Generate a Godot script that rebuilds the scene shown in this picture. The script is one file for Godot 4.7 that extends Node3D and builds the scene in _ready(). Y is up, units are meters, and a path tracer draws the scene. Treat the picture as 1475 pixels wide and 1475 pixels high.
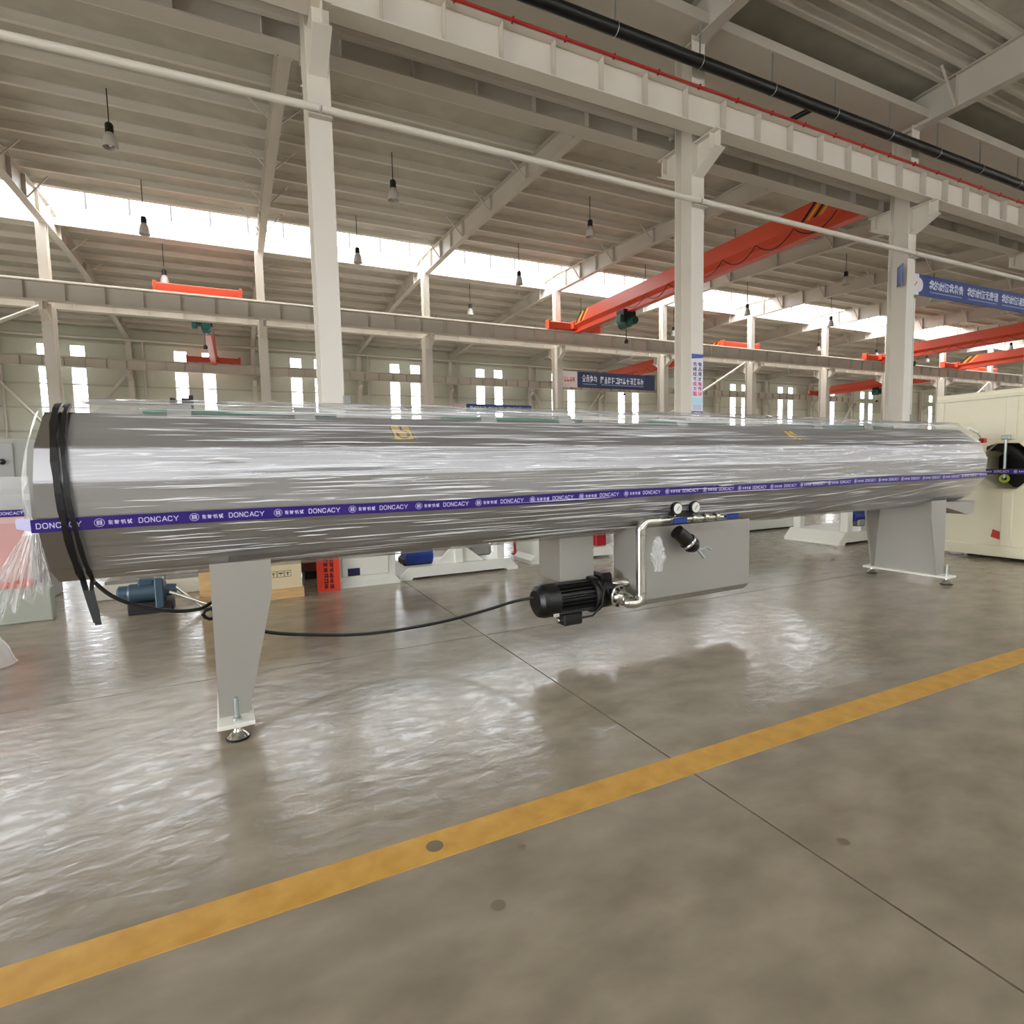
extends Node3D
# Factory hall. World: x runs along the crane beams, y up, z = -depth. P(x, y, depth) makes a point.

const HALL_X0 := -21.5
const HALL_X1 := 99.4
const BAY := 7.5
const ROW_A := 9.5      # depth of the near column row
const ROW_B := 27.6     # ridge column row
const ROW_C := 45.5     # back wall column row
const ROW_N := -8.6     # ridge of the hall behind the camera
const WALL_F := -26.8   # far wall of the hall behind the camera
const COL_X := 1.4

var counts := {}
var M := {}
var cube_cache := {}

# ---------------------------------------------------------------- mesh building
class MB:
	var v := PackedVector3Array()
	var n := PackedVector3Array()
	var t := PackedVector2Array()

	func tri(a: Vector3, b: Vector3, c: Vector3, na: Vector3, nb: Vector3, nc: Vector3, ua := Vector2.ZERO, ub := Vector2.ZERO, uc := Vector2.ZERO) -> void:
		if (b - a).cross(c - a).dot(na + nb + nc) > 0.0:
			v.append_array([a, c, b]); n.append_array([na, nc, nb]); t.append_array([ua, uc, ub])
		else:
			v.append_array([a, b, c]); n.append_array([na, nb, nc]); t.append_array([ua, ub, uc])

	func quad(a: Vector3, b: Vector3, c: Vector3, d: Vector3, nn: Vector3, uv := Rect2(0, 0, 1, 1)) -> void:
		# a top-left, b top-right, c bottom-right, d bottom-left
		var u0 := uv.position
		var u1 := uv.end
		tri(a, b, c, nn, nn, nn, u0, Vector2(u1.x, u0.y), u1)
		tri(a, c, d, nn, nn, nn, u0, u1, Vector2(u0.x, u1.y))

	func quadn(a: Vector3, b: Vector3, c: Vector3, d: Vector3, na: Vector3, nb: Vector3, nc: Vector3, nd: Vector3) -> void:
		tri(a, b, c, na, nb, nc, Vector2(0, 0), Vector2(1, 0), Vector2(1, 1))
		tri(a, c, d, na, nc, nd, Vector2(0, 0), Vector2(1, 1), Vector2(0, 1))

	func box(lo: Vector3, hi: Vector3, bev := 0.0, xf := Transform3D.IDENTITY) -> void:
		var l := Vector3(minf(lo.x, hi.x), minf(lo.y, hi.y), minf(lo.z, hi.z))
		var h := Vector3(maxf(lo.x, hi.x), maxf(lo.y, hi.y), maxf(lo.z, hi.z))
		var c := (l + h) * 0.5
		var e := (h - l) * 0.5
		var b := minf(bev, minf(e.x, minf(e.y, e.z)) * 0.9)
		for ax in 3:
			var u := (ax + 1) % 3
			var w := (ax + 2) % 3
			for s in [-1.0, 1.0]:
				var nn := Vector3.ZERO
				nn[ax] = s
				var q := []
				for k in [[-1, -1], [1, -1], [1, 1], [-1, 1]]:
					var p := Vector3.ZERO
					p[ax] = s * e[ax]
					p[u] = k[0] * (e[u] - b)
					p[w] = k[1] * (e[w] - b)
					q.append(xf * (c + p))
				quad(q[0], q[1], q[2], q[3], xf.basis * nn)
		if b <= 0.0:
			return
		for ax in 3:
			var u := (ax + 1) % 3
			var w := (ax + 2) % 3
			for su in [-1.0, 1.0]:
				for sw in [-1.0, 1.0]:
					var q := []
					for k in [[-1, 0], [1, 0], [1, 1], [-1, 1]]:
						var p := Vector3.ZERO
						p[ax] = k[0] * (e[ax] - b)
						p[u] = su * (e[u] - (b if k[1] == 1 else 0.0))
						p[w] = sw * (e[w] - (0.0 if k[1] == 1 else b))
						q.append(xf * (c + p))
					var nn := Vector3.ZERO
					nn[u] = su
					nn[w] = sw
					quad(q[0], q[1], q[2], q[3], (xf.basis * nn).normalized())
		for sx in [-1.0, 1.0]:
			for sy in [-1.0, 1.0]:
				for sz in [-1.0, 1.0]:
					var s := Vector3(sx, sy, sz)
					var nn := (xf.basis * s).normalized()
					tri(xf * (c + s * Vector3(e.x, e.y - b, e.z - b)), xf * (c + s * Vector3(e.x - b, e.y, e.z - b)), xf * (c + s * Vector3(e.x - b, e.y - b, e.z)), nn, nn, nn)

	func bar(a: Vector3, b: Vector3, w: float, h: float, up := Vector3.UP, bev := 0.0) -> void:
		var z := (b - a)
		var len := z.length()
		z = z / len
		var x := up.cross(z)
		if x.length() < 1e-4:
			x = Vector3.RIGHT.cross(z)
		x = x.normalized()
		var y := z.cross(x)
		box(Vector3(-w / 2, -h / 2, 0), Vector3(w / 2, h / 2, len), bev, Transform3D(Basis(x, y, z), a))

	func loft(rings: Array, caps := true, smooth := false) -> void:
		var k: int = rings[0].size()
		var m := rings.size()
		var c0 := Vector3.ZERO
		var c1 := Vector3.ZERO
		for i in k:
			c0 += rings[0][i] / k
			c1 += rings[m - 1][i] / k
		var axis := (c1 - c0).normalized()
		var area := Vector3.ZERO
		for i in k:
			area += (rings[0][i] - c0).cross(rings[0][(i + 1) % k] - c0)
		var sgn := 1.0 if area.dot(axis) > 0.0 else -1.0
		var sn := []
		if smooth:
			for j in m:
				var row := PackedVector3Array()
				for i in k:
					var e: Vector3 = rings[j][(i + 1) % k] - rings[j][(i + k - 1) % k]
					var f: Vector3 = rings[mini(j + 1, m - 1)][i] - rings[maxi(j - 1, 0)][i]
					row.append(e.cross(f).normalized() * sgn)
				sn.append(row)
		for j in m - 1:
			for i in k:
				var i2 := (i + 1) % k
				var a: Vector3 = rings[j][i]
				var b: Vector3 = rings[j][i2]
				var c: Vector3 = rings[j + 1][i2]
				var d: Vector3 = rings[j + 1][i]
				if smooth:
					quadn(a, b, c, d, sn[j][i], sn[j][i2], sn[j + 1][i2], sn[j + 1][i])
				else:
					var e := b - a if (b - a).length() > (c - d).length() else c - d
					var f := (d + c) - (a + b)
					var nn := e.cross(f).normalized() * sgn
					quad(a, b, c, d, nn)
		if caps:
			for s in [0, 1]:
				var ring: PackedVector3Array = rings[0] if s == 0 else rings[m - 1]
				var nn := -axis if s == 0 else axis
				var x := (ring[1] - ring[0]).normalized()
				if absf(x.dot(axis)) > 0.9:
					x = (ring[2] - ring[1]).normalized()
				x = (x - axis * x.dot(axis)).normalized()
				var y := axis.cross(x)
				var flat := PackedVector2Array()
				for p in ring:
					flat.append(Vector2(p.dot(x), p.dot(y)))
				var id := Geometry2D.triangulate_polygon(flat)
				for q in range(0, id.size(), 3):
					tri(ring[id[q]], ring[id[q + 1]], ring[id[q + 2]], nn, nn, nn)

	func prism(flat: PackedVector2Array, o: Vector3, x: Vector3, y: Vector3, along: Vector3) -> void:
		var a := PackedVector3Array()
		var b := PackedVector3Array()
		for p in flat:
			a.append(o + x * p.x + y * p.y)
			b.append(o + x * p.x + y * p.y + along)
		loft([a, b])

	func tube(path: Array, r: float, sides := 10, r_end := -1.0, caps := true) -> void:
		var rings := []
		var m := path.size()
		var up := Vector3.UP
		var t0: Vector3 = (path[1] - path[0]).normalized()
		if absf(t0.dot(up)) > 0.9:
			up = Vector3.RIGHT
		for j in m:
			var tg: Vector3 = (path[mini(j + 1, m - 1)] - path[maxi(j - 1, 0)]).normalized()
			up = (up - tg * up.dot(tg)).normalized()
			var side := tg.cross(up)
			var ring := PackedVector3Array()
			var rr := r if r_end < 0.0 else lerpf(r, r_end, float(j) / (m - 1))
			for i in sides:
				var an := TAU * i / sides
				ring.append(path[j] + (side * cos(an) + up * sin(an)) * rr)
			rings.append(ring)
		for j in m - 1:
			for i in sides:
				var i2 := (i + 1) % sides
				quadn(rings[j][i], rings[j][i2], rings[j + 1][i2], rings[j + 1][i], (rings[j][i] - path[j]).normalized(), (rings[j][i2] - path[j]).normalized(), (rings[j + 1][i2] - path[j + 1]).normalized(), (rings[j + 1][i] - path[j + 1]).normalized())
		if caps:
			for s in [0, m - 1]:
				var nn: Vector3 = (path[0] - path[1]).normalized() if s == 0 else (path[m - 1] - path[m - 2]).normalized()
				for i in sides:
					tri(path[s], rings[s][i], rings[s][(i + 1) % sides], nn, nn, nn)

	func lathe(prof: Array, o: Vector3, axis: Vector3, sides := 20) -> void:
		# prof: [radius, height] pairs along axis
		var z := axis.normalized()
		var x := z.cross(Vector3.UP)
		if x.length() < 0.1:
			x = z.cross(Vector3.RIGHT)
		x = x.normalized()
		var y := z.cross(x)
		for j in prof.size() - 1:
			var r0: float = prof[j][0]
			var h0: float = prof[j][1]
			var r1: float = prof[j + 1][0]
			var h1: float = prof[j + 1][1]
			var d := Vector2(h1 - h0, -(r1 - r0))
			if d.length() < 1e-6:
				continue
			d = d.normalized()
			for i in sides:
				var a0 := TAU * i / sides
				var a1 := TAU * (i + 1) / sides
				var e0 := x * cos(a0) + y * sin(a0)
				var e1 := x * cos(a1) + y * sin(a1)
				var n0 := (e0 * d.x + z * d.y)
				var n1 := (e1 * d.x + z * d.y)
				quadn(o + e0 * r0 + z * h0, o + e1 * r0 + z * h0, o + e1 * r1 + z * h1, o + e0 * r1 + z * h1, n0, n1, n1, n0)

	func mesh(m: Material) -> ArrayMesh:
		var arr := []
		arr.resize(Mesh.ARRAY_MAX)
		arr[Mesh.ARRAY_VERTEX] = v
		arr[Mesh.ARRAY_NORMAL] = n
		arr[Mesh.ARRAY_TEX_UV] = t
		var am := ArrayMesh.new()
		am.add_surface_from_arrays(Mesh.PRIMITIVE_TRIANGLES, arr)
		am.surface_set_material(0, m)
		return am


func P(x: float, y: float, d: float) -> Vector3:
	return Vector3(x, y, -d)

func L(s: float, y: float, q: float) -> Vector3:   # the tank's own axes: along, up, away from the camera
	return Vector3(s, y, -q)

func numbered(called: String) -> String:
	var k: int = counts.get(called, 0)
	counts[called] = k + 1
	return called if k == 0 else "%s_%03d" % [called, k]

func tag(o: Node, label: String, category: String, group := "") -> Node:
	o.set_meta("label", label)
	o.set_meta("category", category)
	if group:
		o.set_meta("group", group)
	return o

func thing(called: String, label: String, category: String, at := Vector3.ZERO, turn := 0.0, group := "") -> Node3D:
	var o := Node3D.new()
	o.name = numbered(called)
	add_child(o)
	o.position = at
	o.rotation.y = turn
	tag(o, label, category, group)
	return o

func part(called: String, b, m: Material, parent: Node = null, at := Vector3.ZERO) -> MeshInstance3D:
	var o := MeshInstance3D.new()
	o.mesh = b.mesh(m) if b is MB else b
	if not b is MB:
		o.material_override = null
	o.position = at
	if parent == null:
		o.name = numbered(called)
		add_child(o)
	else:
		o.name = called
		parent.add_child(o, true)
	return o

func solo(called: String, b, m: Material, label: String, category: String, at := Vector3.ZERO, turn := 0.0, group := "") -> MeshInstance3D:
	var o := part(called, b, m, null, at)
	o.rotation.y = turn
	tag(o, label, category, group)
	return o

func struct(called: String) -> Node3D:
	var o := Node3D.new()
	o.name = numbered(called)
	add_child(o)
	o.set_meta("kind", "structure")
	return o

func boxed(lo: Vector3, hi: Vector3, bev := 0.0) -> MB:
	var b := MB.new()
	b.box(lo, hi, bev)
	return b

func i_ring(c: Vector3, x: Vector3, y: Vector3, w: float, h: float, tf: float, tw: float) -> PackedVector3Array:
	var out := PackedVector3Array()
	for p in [[-w, -h], [w, -h], [w, -h + 2 * tf], [tw, -h + 2 * tf], [tw, h - 2 * tf], [w, h - 2 * tf], [w, h], [-w, h], [-w, h - 2 * tf], [-tw, h - 2 * tf], [-tw, -h + 2 * tf], [-w, -h + 2 * tf]]:
		out.append(c + x * (p[0] / 2) + y * (p[1] / 2))
	return out

func nth(k: int) -> String:
	var w := ["first", "second", "third", "fourth", "fifth", "sixth", "seventh", "eighth", "ninth", "tenth", "eleventh", "twelfth", "thirteenth", "fourteenth", "fifteenth", "sixteenth", "seventeenth", "eighteenth", "nineteenth", "twentieth"]
	return w[clampi(k, 0, w.size() - 1)]

# ---------------------------------------------------------------- materials
func noise_tex(freq: float, oct: int, seed_: int, lo: Color, hi: Color, size := 512, warp := 0.0, pts := []) -> NoiseTexture2D:
	var f := FastNoiseLite.new()
	f.noise_type = FastNoiseLite.TYPE_SIMPLEX_SMOOTH
	f.seed = seed_
	f.frequency = freq
	f.fractal_octaves = oct
	if warp > 0.0:
		f.domain_warp_enabled = true
		f.domain_warp_amplitude = warp
		f.domain_warp_frequency = freq * 0.8
	var g := Gradient.new()
	g.set_color(0, lo)
	g.set_color(1, hi)
	if pts.size() == 2:
		g.set_offset(0, pts[0])
		g.set_offset(1, pts[1])
	var t := NoiseTexture2D.new()
	t.width = size
	t.height = size
	t.seamless = true
	t.noise = f
	t.color_ramp = g
	return t

func mat(c: Color, rough := 0.5, metal := 0.0, spec := 0.5) -> StandardMaterial3D:
	var m := StandardMaterial3D.new()
	m.albedo_color = c
	m.roughness = rough
	m.metallic = metal
	m.metallic_specular = spec
	return m

func textured(t: Texture2D, rough := 0.5) -> StandardMaterial3D:
	var m := mat(Color.WHITE, rough)
	m.albedo_texture = t
	return m

func glassy(a: float, rough := 0.03, c := Color(1, 1, 1)) -> StandardMaterial3D:
	var m := mat(Color(c.r, c.g, c.b, a), rough)
	m.transparency = BaseMaterial3D.TRANSPARENCY_ALPHA
	return m

func make_materials() -> void:
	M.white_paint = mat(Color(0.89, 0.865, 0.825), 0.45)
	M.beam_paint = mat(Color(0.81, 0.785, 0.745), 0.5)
	M.mullion = mat(Color(0.24, 0.22, 0.24), 0.5)
	M.purlin = mat(Color(0.88, 0.86, 0.82), 0.5)
	M.roof = mat(Color.WHITE, 0.7)
	M.roof.albedo_texture = noise_tex(0.012, 4, 5, Color(0.72, 0.705, 0.66), Color(0.80, 0.785, 0.74), 512)
	M.roof.uv1_triplanar = true
	M.roof.uv1_world_triplanar = true
	M.roof.uv1_scale = Vector3.ONE * 0.16
	M.wall = mat(Color(0.87, 0.87, 0.81), 0.6)
	M.girt = mat(Color(0.80, 0.80, 0.74), 0.5)
	M.floor = mat(Color.WHITE, 1.0, 0.0, 0.64)
	M.floor.albedo_texture = noise_tex(0.014, 6, 11, Color(0.535, 0.492, 0.42), Color(0.66, 0.612, 0.54), 1024, 6.0)
	M.floor.roughness_texture = noise_tex(0.036, 6, 23, Color(0.18, 0.18, 0.18), Color(0.268, 0.268, 0.268), 1024, 9.0, [0.25, 0.62])
	M.floor.uv1_triplanar = true
	M.floor.uv1_world_triplanar = true
	M.floor.uv1_scale = Vector3(0.15, 0.2, 0.26)
	M.floor.heightmap_enabled = true
	M.floor.heightmap_texture = noise_tex(0.028, 6, 41, Color.BLACK, Color.WHITE, 1024, 12.0)
	M.floor.heightmap_scale = 0.22
	M.stain = mat(Color(0.50, 0.45, 0.37), 0.5)
	M.joint = mat(Color(0.20, 0.18, 0.15), 0.8)
	M.yellow_line = mat(Color.WHITE, 0.5)
	M.yellow_line.albedo_texture = noise_tex(0.02, 4, 8, Color(0.78, 0.58, 0.26), Color(0.88, 0.70, 0.36), 512)
	M.yellow_line.uv1_triplanar = true
	M.yellow_line.uv1_world_triplanar = true
	M.yellow_line.uv1_scale = Vector3.ONE * 0.7
	M.stainless = mat(Color(0.645, 0.635, 0.635), 0.30, 1.0)
	M.leg_steel = mat(Color(0.655, 0.64, 0.61), 0.5, 0.35)
	M.bright_steel = mat(Color(0.80, 0.79, 0.76), 0.22, 1.0)
	M.chrome = mat(Color(0.85, 0.85, 0.84), 0.12, 1.0)
	M.zinc = mat(Color(0.75, 0.80, 0.80), 0.3, 0.9)
	M.black = mat(Color(0.035, 0.035, 0.035), 0.4)
	M.rubber = mat(Color(0.055, 0.045, 0.045), 0.45)
	M.green = mat(Color(0.10, 0.48, 0.36), 0.4)
	M.blue = mat(Color(0.10, 0.22, 0.55), 0.4)
	M.navy = mat(Color(0.16, 0.24, 0.45), 0.5)
	M.motor_blue = mat(Color(0.22, 0.31, 0.37), 0.4)
	M.crane_red = mat(Color(0.87, 0.33, 0.215), 0.4)
	M.pipe_red = mat(Color(0.68, 0.10, 0.09), 0.4)
	M.orange = mat(Color(0.88, 0.28, 0.18), 0.5)
	M.machine_white = mat(Color(0.93, 0.92, 0.88), 0.35)
	M.cream = mat(Color(0.91, 0.88, 0.775), 0.38)
	M.panel_grey = mat(Color(0.60, 0.60, 0.58), 0.5)
	M.teal = mat(Color(0.07, 0.30, 0.26), 0.4)
	M.dark = mat(Color(0.10, 0.09, 0.09), 0.6)
	M.wood = mat(Color.WHITE, 0.7)
	M.wood.albedo_texture = noise_tex(0.02, 3, 3, Color(0.74, 0.58, 0.38), Color(0.86, 0.72, 0.52), 256)
	M.wood.uv1_triplanar = true
	M.wood.uv1_scale = Vector3(0.6, 4.0, 4.0)
	M.plywood = mat(Color(0.87, 0.80, 0.66), 0.65)
	M.yellow = mat(Color(0.90, 0.70, 0.10), 0.5)
	M.lime = mat(Color(0.75, 0.82, 0.15), 0.4)
	M.film = glassy(0.11, 0.10)
	M.film_fold_glint = glassy(0.9, 0.12, Color(0.97, 0.97, 0.98))  # near-opaque white stands in for skylight glints on folded film
	M.film_bag = glassy(0.2, 0.12)
	M.film_thick = glassy(0.36, 0.15, Color(0.95, 0.95, 0.95))
	M.pane = glassy(0.04, 0.04)
	M.lid_glass = glassy(0.15, 0.05, Color(0.85, 0.9, 0.9))
	M.dial = mat(Color(0.92, 0.92, 0.90), 0.3)
	M.lamp_shell = mat(Color(0.80, 0.78, 0.75), 0.35)
	M.lamp_shell.backlight_enabled = true
	M.lamp_shell.backlight = Color(0.4, 0.36, 0.34)
	M.ballast = mat(Color(0.12, 0.12, 0.11), 0.5)
	M.bulb = mat(Color(0.95, 0.95, 0.92), 0.1)

# ---------------------------------------------------------------- flat print
const GLYPHS := {
	"东": "13e3 6028e8 838e6d 5a2e badf", "财": "121a 1262 626a 4448 482e 5a7e 85f5 b1be beac b57c", "机": "0474 414f 4519 4568 929a7e 92d2ddfefb", "械": "0464 414f 4519 4558 74f4 b0b6cbeffc e07e 7999 885f a6ad",
	"我": "7114 05f5 505e3c 0b79 90a8cdfefb d68c b1d3", "的": "4013 131e 1363 636e 1e6e 1868 a085 94f4fdcd 98bb", "岗": "7074 2125e5 e1e5 272f 27e7eeceb 4a9e 994e", "位": "4016 363f 9193 63f3 868c d6bd 5eee",
	"负": "6024 51b194 343c 34d4dc 864f 8adf", "责": "22d2 24c4 06f6 8086 383d 38d8dd 8a4f 9bdf", "无": "22e2 06f6 82763f 979efefb", "差": "5072 b092 13e3 35d5 07f7 83511f 59d9 898e 4ede", "错": "4015 2363 1767 3f6c 373f a0a6 d0d6 83f3 76f6 888f 88e8ef 8fef 8bdb",
	"请": "1032 05353e6b 82f2 94e4 76f6 b0b6 888f 88d8dfbf 8ada 8cdc", "放": "3042 1373 43350f 37776e4d b085 a4f4 d48f 96ff", "心": "2719 575ecefa 7396 c7eb", "有": "13e3 7019 565f 56d6dfbf 59d9 5cdc", "品": "51b1b55551 28686e2e28 a8e8eeaea8",
	"质": "d031 31280f 34f4 b2a6 666c 66d6dc 986f aadf", "才": "14e4 909e6c 942d", "市": "7092 13f3 353c 35d5dcbb 838f", "场": "0565 313c 0d6a 82e297 87f7edcc b77d e79f", "规": "1474 0878 41480f 487e 919a 91e1ea b3b87f b9befefb",
	"矩": "3014 2464 0868 44480f 487e 91f1 919f 9fff 95e5eb 9beb", "不": "12e2 922a 858f 97ec", "成": "13e3 13190f 1767 676d4c 8098cefefb d68e c0e2", "方": "7082 04f4 74691f 68c8be8d", "圆": "111ffff111 53a3 a65653 585c 58b8bc 894d 9bcd",
	"全": "8017 80f7 48c8 4bcb 888e 2eee", "员": "41c1c54541 272d 27d7dd 894f 9bef", "参": "704434b3 05f5 741a 84fa a86a b94c cb3f", "与": "4137e7ceac 44d4 0bab",
	"D": "212e 21a1d4dbae2e", "O": "41b1e4ebbe4e1b1441", "N": "2e21ded1", "C": "d4b141141b4ebedb", "A": "1e81fe 4aca", "Y": "1188f1 888e",
}

func dab(im: Image, a: Vector2, b: Vector2, w: float, c: Color) -> void:
	var lo := Vector2(minf(a.x, b.x), minf(a.y, b.y)) - Vector2.ONE * (w + 1)
	var hi := Vector2(maxf(a.x, b.x), maxf(a.y, b.y)) + Vector2.ONE * (w + 1)
	for y in range(maxi(0, int(lo.y)), mini(im.get_height(), int(hi.y) + 1)):
		for x in range(maxi(0, int(lo.x)), mini(im.get_width(), int(hi.x) + 1)):
			var p := Vector2(x + 0.5, y + 0.5)
			var d := p.distance_to(Geometry2D.get_closest_point_to_segment(p, a, b))
			var k := clampf(w * 0.5 - d + 0.5, 0.0, 1.0)
			if k > 0.0:
				im.set_pixel(x, y, im.get_pixel(x, y).lerp(c, k))

func hexv(s: String) -> int:
	return "0123456789abcdef".find(s)

func glyph(im: Image, ch: String, at: Vector2, size: Vector2, w: float, c: Color) -> void:
	for line in String(GLYPHS[ch]).split(" "):
		var pts := []
		for i in range(0, line.length() - 1, 2):
			pts.append(at + Vector2(hexv(line[i]), hexv(line[i + 1])) / 15.0 * size)
		for i in pts.size() - 1:
			dab(im, pts[i], pts[i + 1], w, c)

func scrawl(im: Image, r: RandomNumberGenerator, at: Vector2, size: Vector2, w: float, c: Color) -> void:
	# lettering too small in the photograph to be read: strokes that keep its size and weight
	for k in 3:
		var y := r.randf()
		dab(im, at + size * Vector2(0.05, y), at + size * Vector2(0.95, y), w, c)
		var x := r.randf()
		dab(im, at + size * Vector2(x, 0.0), at + size * Vector2(x + r.randf_range(-0.2, 0.2), 1.0), w, c)

func new_image(w: int, h: int, c: Color) -> Image:
	var im := Image.create(w, h, false, Image.FORMAT_RGBA8)
	im.fill(c)
	return im

func tex(im: Image) -> ImageTexture:
	return ImageTexture.create_from_image(im)

func tape_texture() -> ImageTexture:
	var im := new_image(512, 72, Color(0.16, 0.05, 0.46))
	var w := Color(0.86, 0.84, 0.95)
	for k in 24:
		var a := TAU * k / 24
		var b := TAU * (k + 1) / 24
		dab(im, Vector2(60, 36) + Vector2(cos(a) * 26, sin(a) * 22), Vector2(60, 36) + Vector2(cos(b) * 26, sin(b) * 22), 3.0, w)
	im.fill_rect(Rect2i(46, 24, 28, 24), w)
	for y in [30, 36, 42]:
		im.fill_rect(Rect2i(50, y, 20, 2), Color(0.30, 0.2, 0.6))
	im.fill_rect(Rect2i(59, 24, 2, 24), Color(0.30, 0.2, 0.6))
	var x := 104.0
	for ch in ["东", "财", "机", "械"]:
		glyph(im, ch, Vector2(x, 24), Vector2(25, 25), 3.6, w)
		x += 33.0
	x = 262.0
	for ch in ["D", "O", "N", "C", "A", "C", "Y"]:
		glyph(im, ch, Vector2(x, 20), Vector2(27, 31), 5.0, w)
		x += 32.0
	return tex(im)

func banner_texture(groups: Array, unread: int, base: Color, head: bool) -> ImageTexture:
	var im := new_image(1024, 88, base)
	var w := Color(0.88, 0.90, 0.95)
	var r := RandomNumberGenerator.new()
	r.seed = 77
	var x := 110.0
	if head:
		im.fill_rect(Rect2i(0, 0, 34, 88), Color(0.90, 0.88, 0.92))
		dab(im, Vector2(20, 44), Vector2(34, 44), 60, Color(0.90, 0.88, 0.92))
		dab(im, Vector2(6, 50), Vector2(20, 34), 4, Color(0.75, 0.2, 0.2))
	else:
		im.fill_rect(Rect2i(0, 0, 180, 88), Color(0.86, 0.80, 0.80))
		for k in 5:
			scrawl(im, r, Vector2(20 + k * 28, 34), Vector2(22, 22), 4, Color(0.72, 0.30, 0.30))
		x = 230.0
	for g in groups:
		var x0 := x
		for ch in g:
			if ch == "?":
				scrawl(im, r, Vector2(x, 24), Vector2(31, 34), 4.0, w)
			else:
				glyph(im, ch, Vector2(x, 17), Vector2(34, 38), 4.2, w)
			x += 37.0 if head else 40.0
		for k in int((x - x0) / 9.0) - 1:
			dab(im, Vector2(x0 + 6 + k * 9, 66), Vector2(x0 + 12 + k * 9, 68 + (k % 3)), 3.0, Color(0.70, 0.74, 0.88))
		x += 32.0
	return tex(im)

func column_sign_texture() -> ImageTexture:
	var im := new_image(96, 440, Color(0.88, 0.87, 0.93))
	im.fill_rect(Rect2i(0, 320, 96, 60), Color(0.74, 0.87, 0.93))
	im.fill_rect(Rect2i(0, 0, 96, 26), Color(0.25, 0.33, 0.66))
	for x in 96:
		im.fill_rect(Rect2i(x, 26, 1, int(10 - x * 0.1)), Color(0.25, 0.33, 0.66))
	im.fill_rect(Rect2i(0, 418, 96, 22), Color(0.25, 0.33, 0.66))
	var k := 0
	for pair in [["无", "有"], ["规", "品"], ["矩", "质"], ["不", "才"], ["成", "有"], ["方", "市"], ["圆", "场"]]:
		var c := Color(0.25, 0.16, 0.26) if k < 4 else Color(0.80, 0.16, 0.28)
		glyph(im, pair[0], Vector2(12, 60 + k * 36), Vector2(30, 28), 4.0, c)
		glyph(im, pair[1], Vector2(54, 60 + k * 36), Vector2(30, 28), 4.0, c)
		k += 1
	for q in 5:
		dab(im, Vector2(20 + q * 13, 375), Vector2(22 + q * 13, 408), 5.0, Color(0.62, 0.60, 0.72))
	return tex(im)

func notice_texture() -> ImageTexture:
	var im := new_image(96, 160, Color(0.90, 0.27, 0.17))
	var r := RandomNumberGenerator.new()
	r.seed = 5
	for k in 7:
		for q in 2:
			scrawl(im, r, Vector2(30 + q * 24, 8 + k * 21), Vector2(15, 15), 3.4, Color(0.30, 0.06, 0.05))
	return tex(im)

func hook_texture() -> ImageTexture:
	var im := new_image(96, 96, Color(0.88, 0.70, 0.10))
	var c := Color(0.22, 0.12, 0.04)
	for e in [[4, 4, 91, 4], [91, 4, 91, 91], [91, 91, 4, 91], [4, 91, 4, 4]]:
		dab(im, Vector2(e[0], e[1]), Vector2(e[2], e[3]), 5, c)
	dab(im, Vector2(48, 10), Vector2(48, 34), 11, c)
	for k in 14:
		var a := -1.2 + 4.4 * k / 14.0
		var b := -1.2 + 4.4 * (k + 1) / 14.0
		dab(im, Vector2(48 + 24 * cos(a), 58 + 22 * sin(a)), Vector2(48 + 24 * cos(b), 58 + 22 * sin(b)), 10, c)
	return tex(im)

func crate_texture() -> ImageTexture:
	var im := new_image(96, 36, Color(0.87, 0.80, 0.66))
	var c := Color(0.25, 0.20, 0.15)
	for k in 3:
		var x := 4.0 + k * 31
		for e in [[0, 4, 27, 4], [27, 4, 27, 32], [27, 32, 0, 32], [0, 32, 0, 4]]:
			dab(im, Vector2(x + e[0], e[1]), Vector2(x + e[2], e[3]), 1.6, c)
		dab(im, Vector2(x + 13, 12), Vector2(x + 13, 26), 4.0 if k != 1 else 2.0, c)
		dab(im, Vector2(x + 7, 14), Vector2(x + 20, 14), 6.0 if k == 1 else 3.0, c)
	return tex(im)

# ---------------------------------------------------------------- the building
func under(d: float) -> float:   # underside of the purlins
	if d >= ROW_B:
		return 11.95 - (d - ROW_B) * 0.056
	if d >= ROW_A:
		return 10.72 + (d - ROW_A) * 0.068
	if d >= ROW_N:
		return 10.72 + (ROW_A - d) * 0.068
	return 11.95 - (ROW_N - d) * 0.068

func roof_sheet(o: Node3D, d0: float, d1: float) -> void:
	var y0 := under(d0) + 0.2
	var y1 := under(d1) + 0.2
	var b := MB.new()
	b.prism(PackedVector2Array([Vector2(d0, y0), Vector2(d1, y1), Vector2(d1, y1 + 0.12), Vector2(d0, y0 + 0.12)]), P(HALL_X0, 0, 0), Vector3(0, 0, -1), Vector3.UP, Vector3(HALL_X1 - HALL_X0, 0, 0))
	part("roof_sheet", b, M.roof, o)

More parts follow.
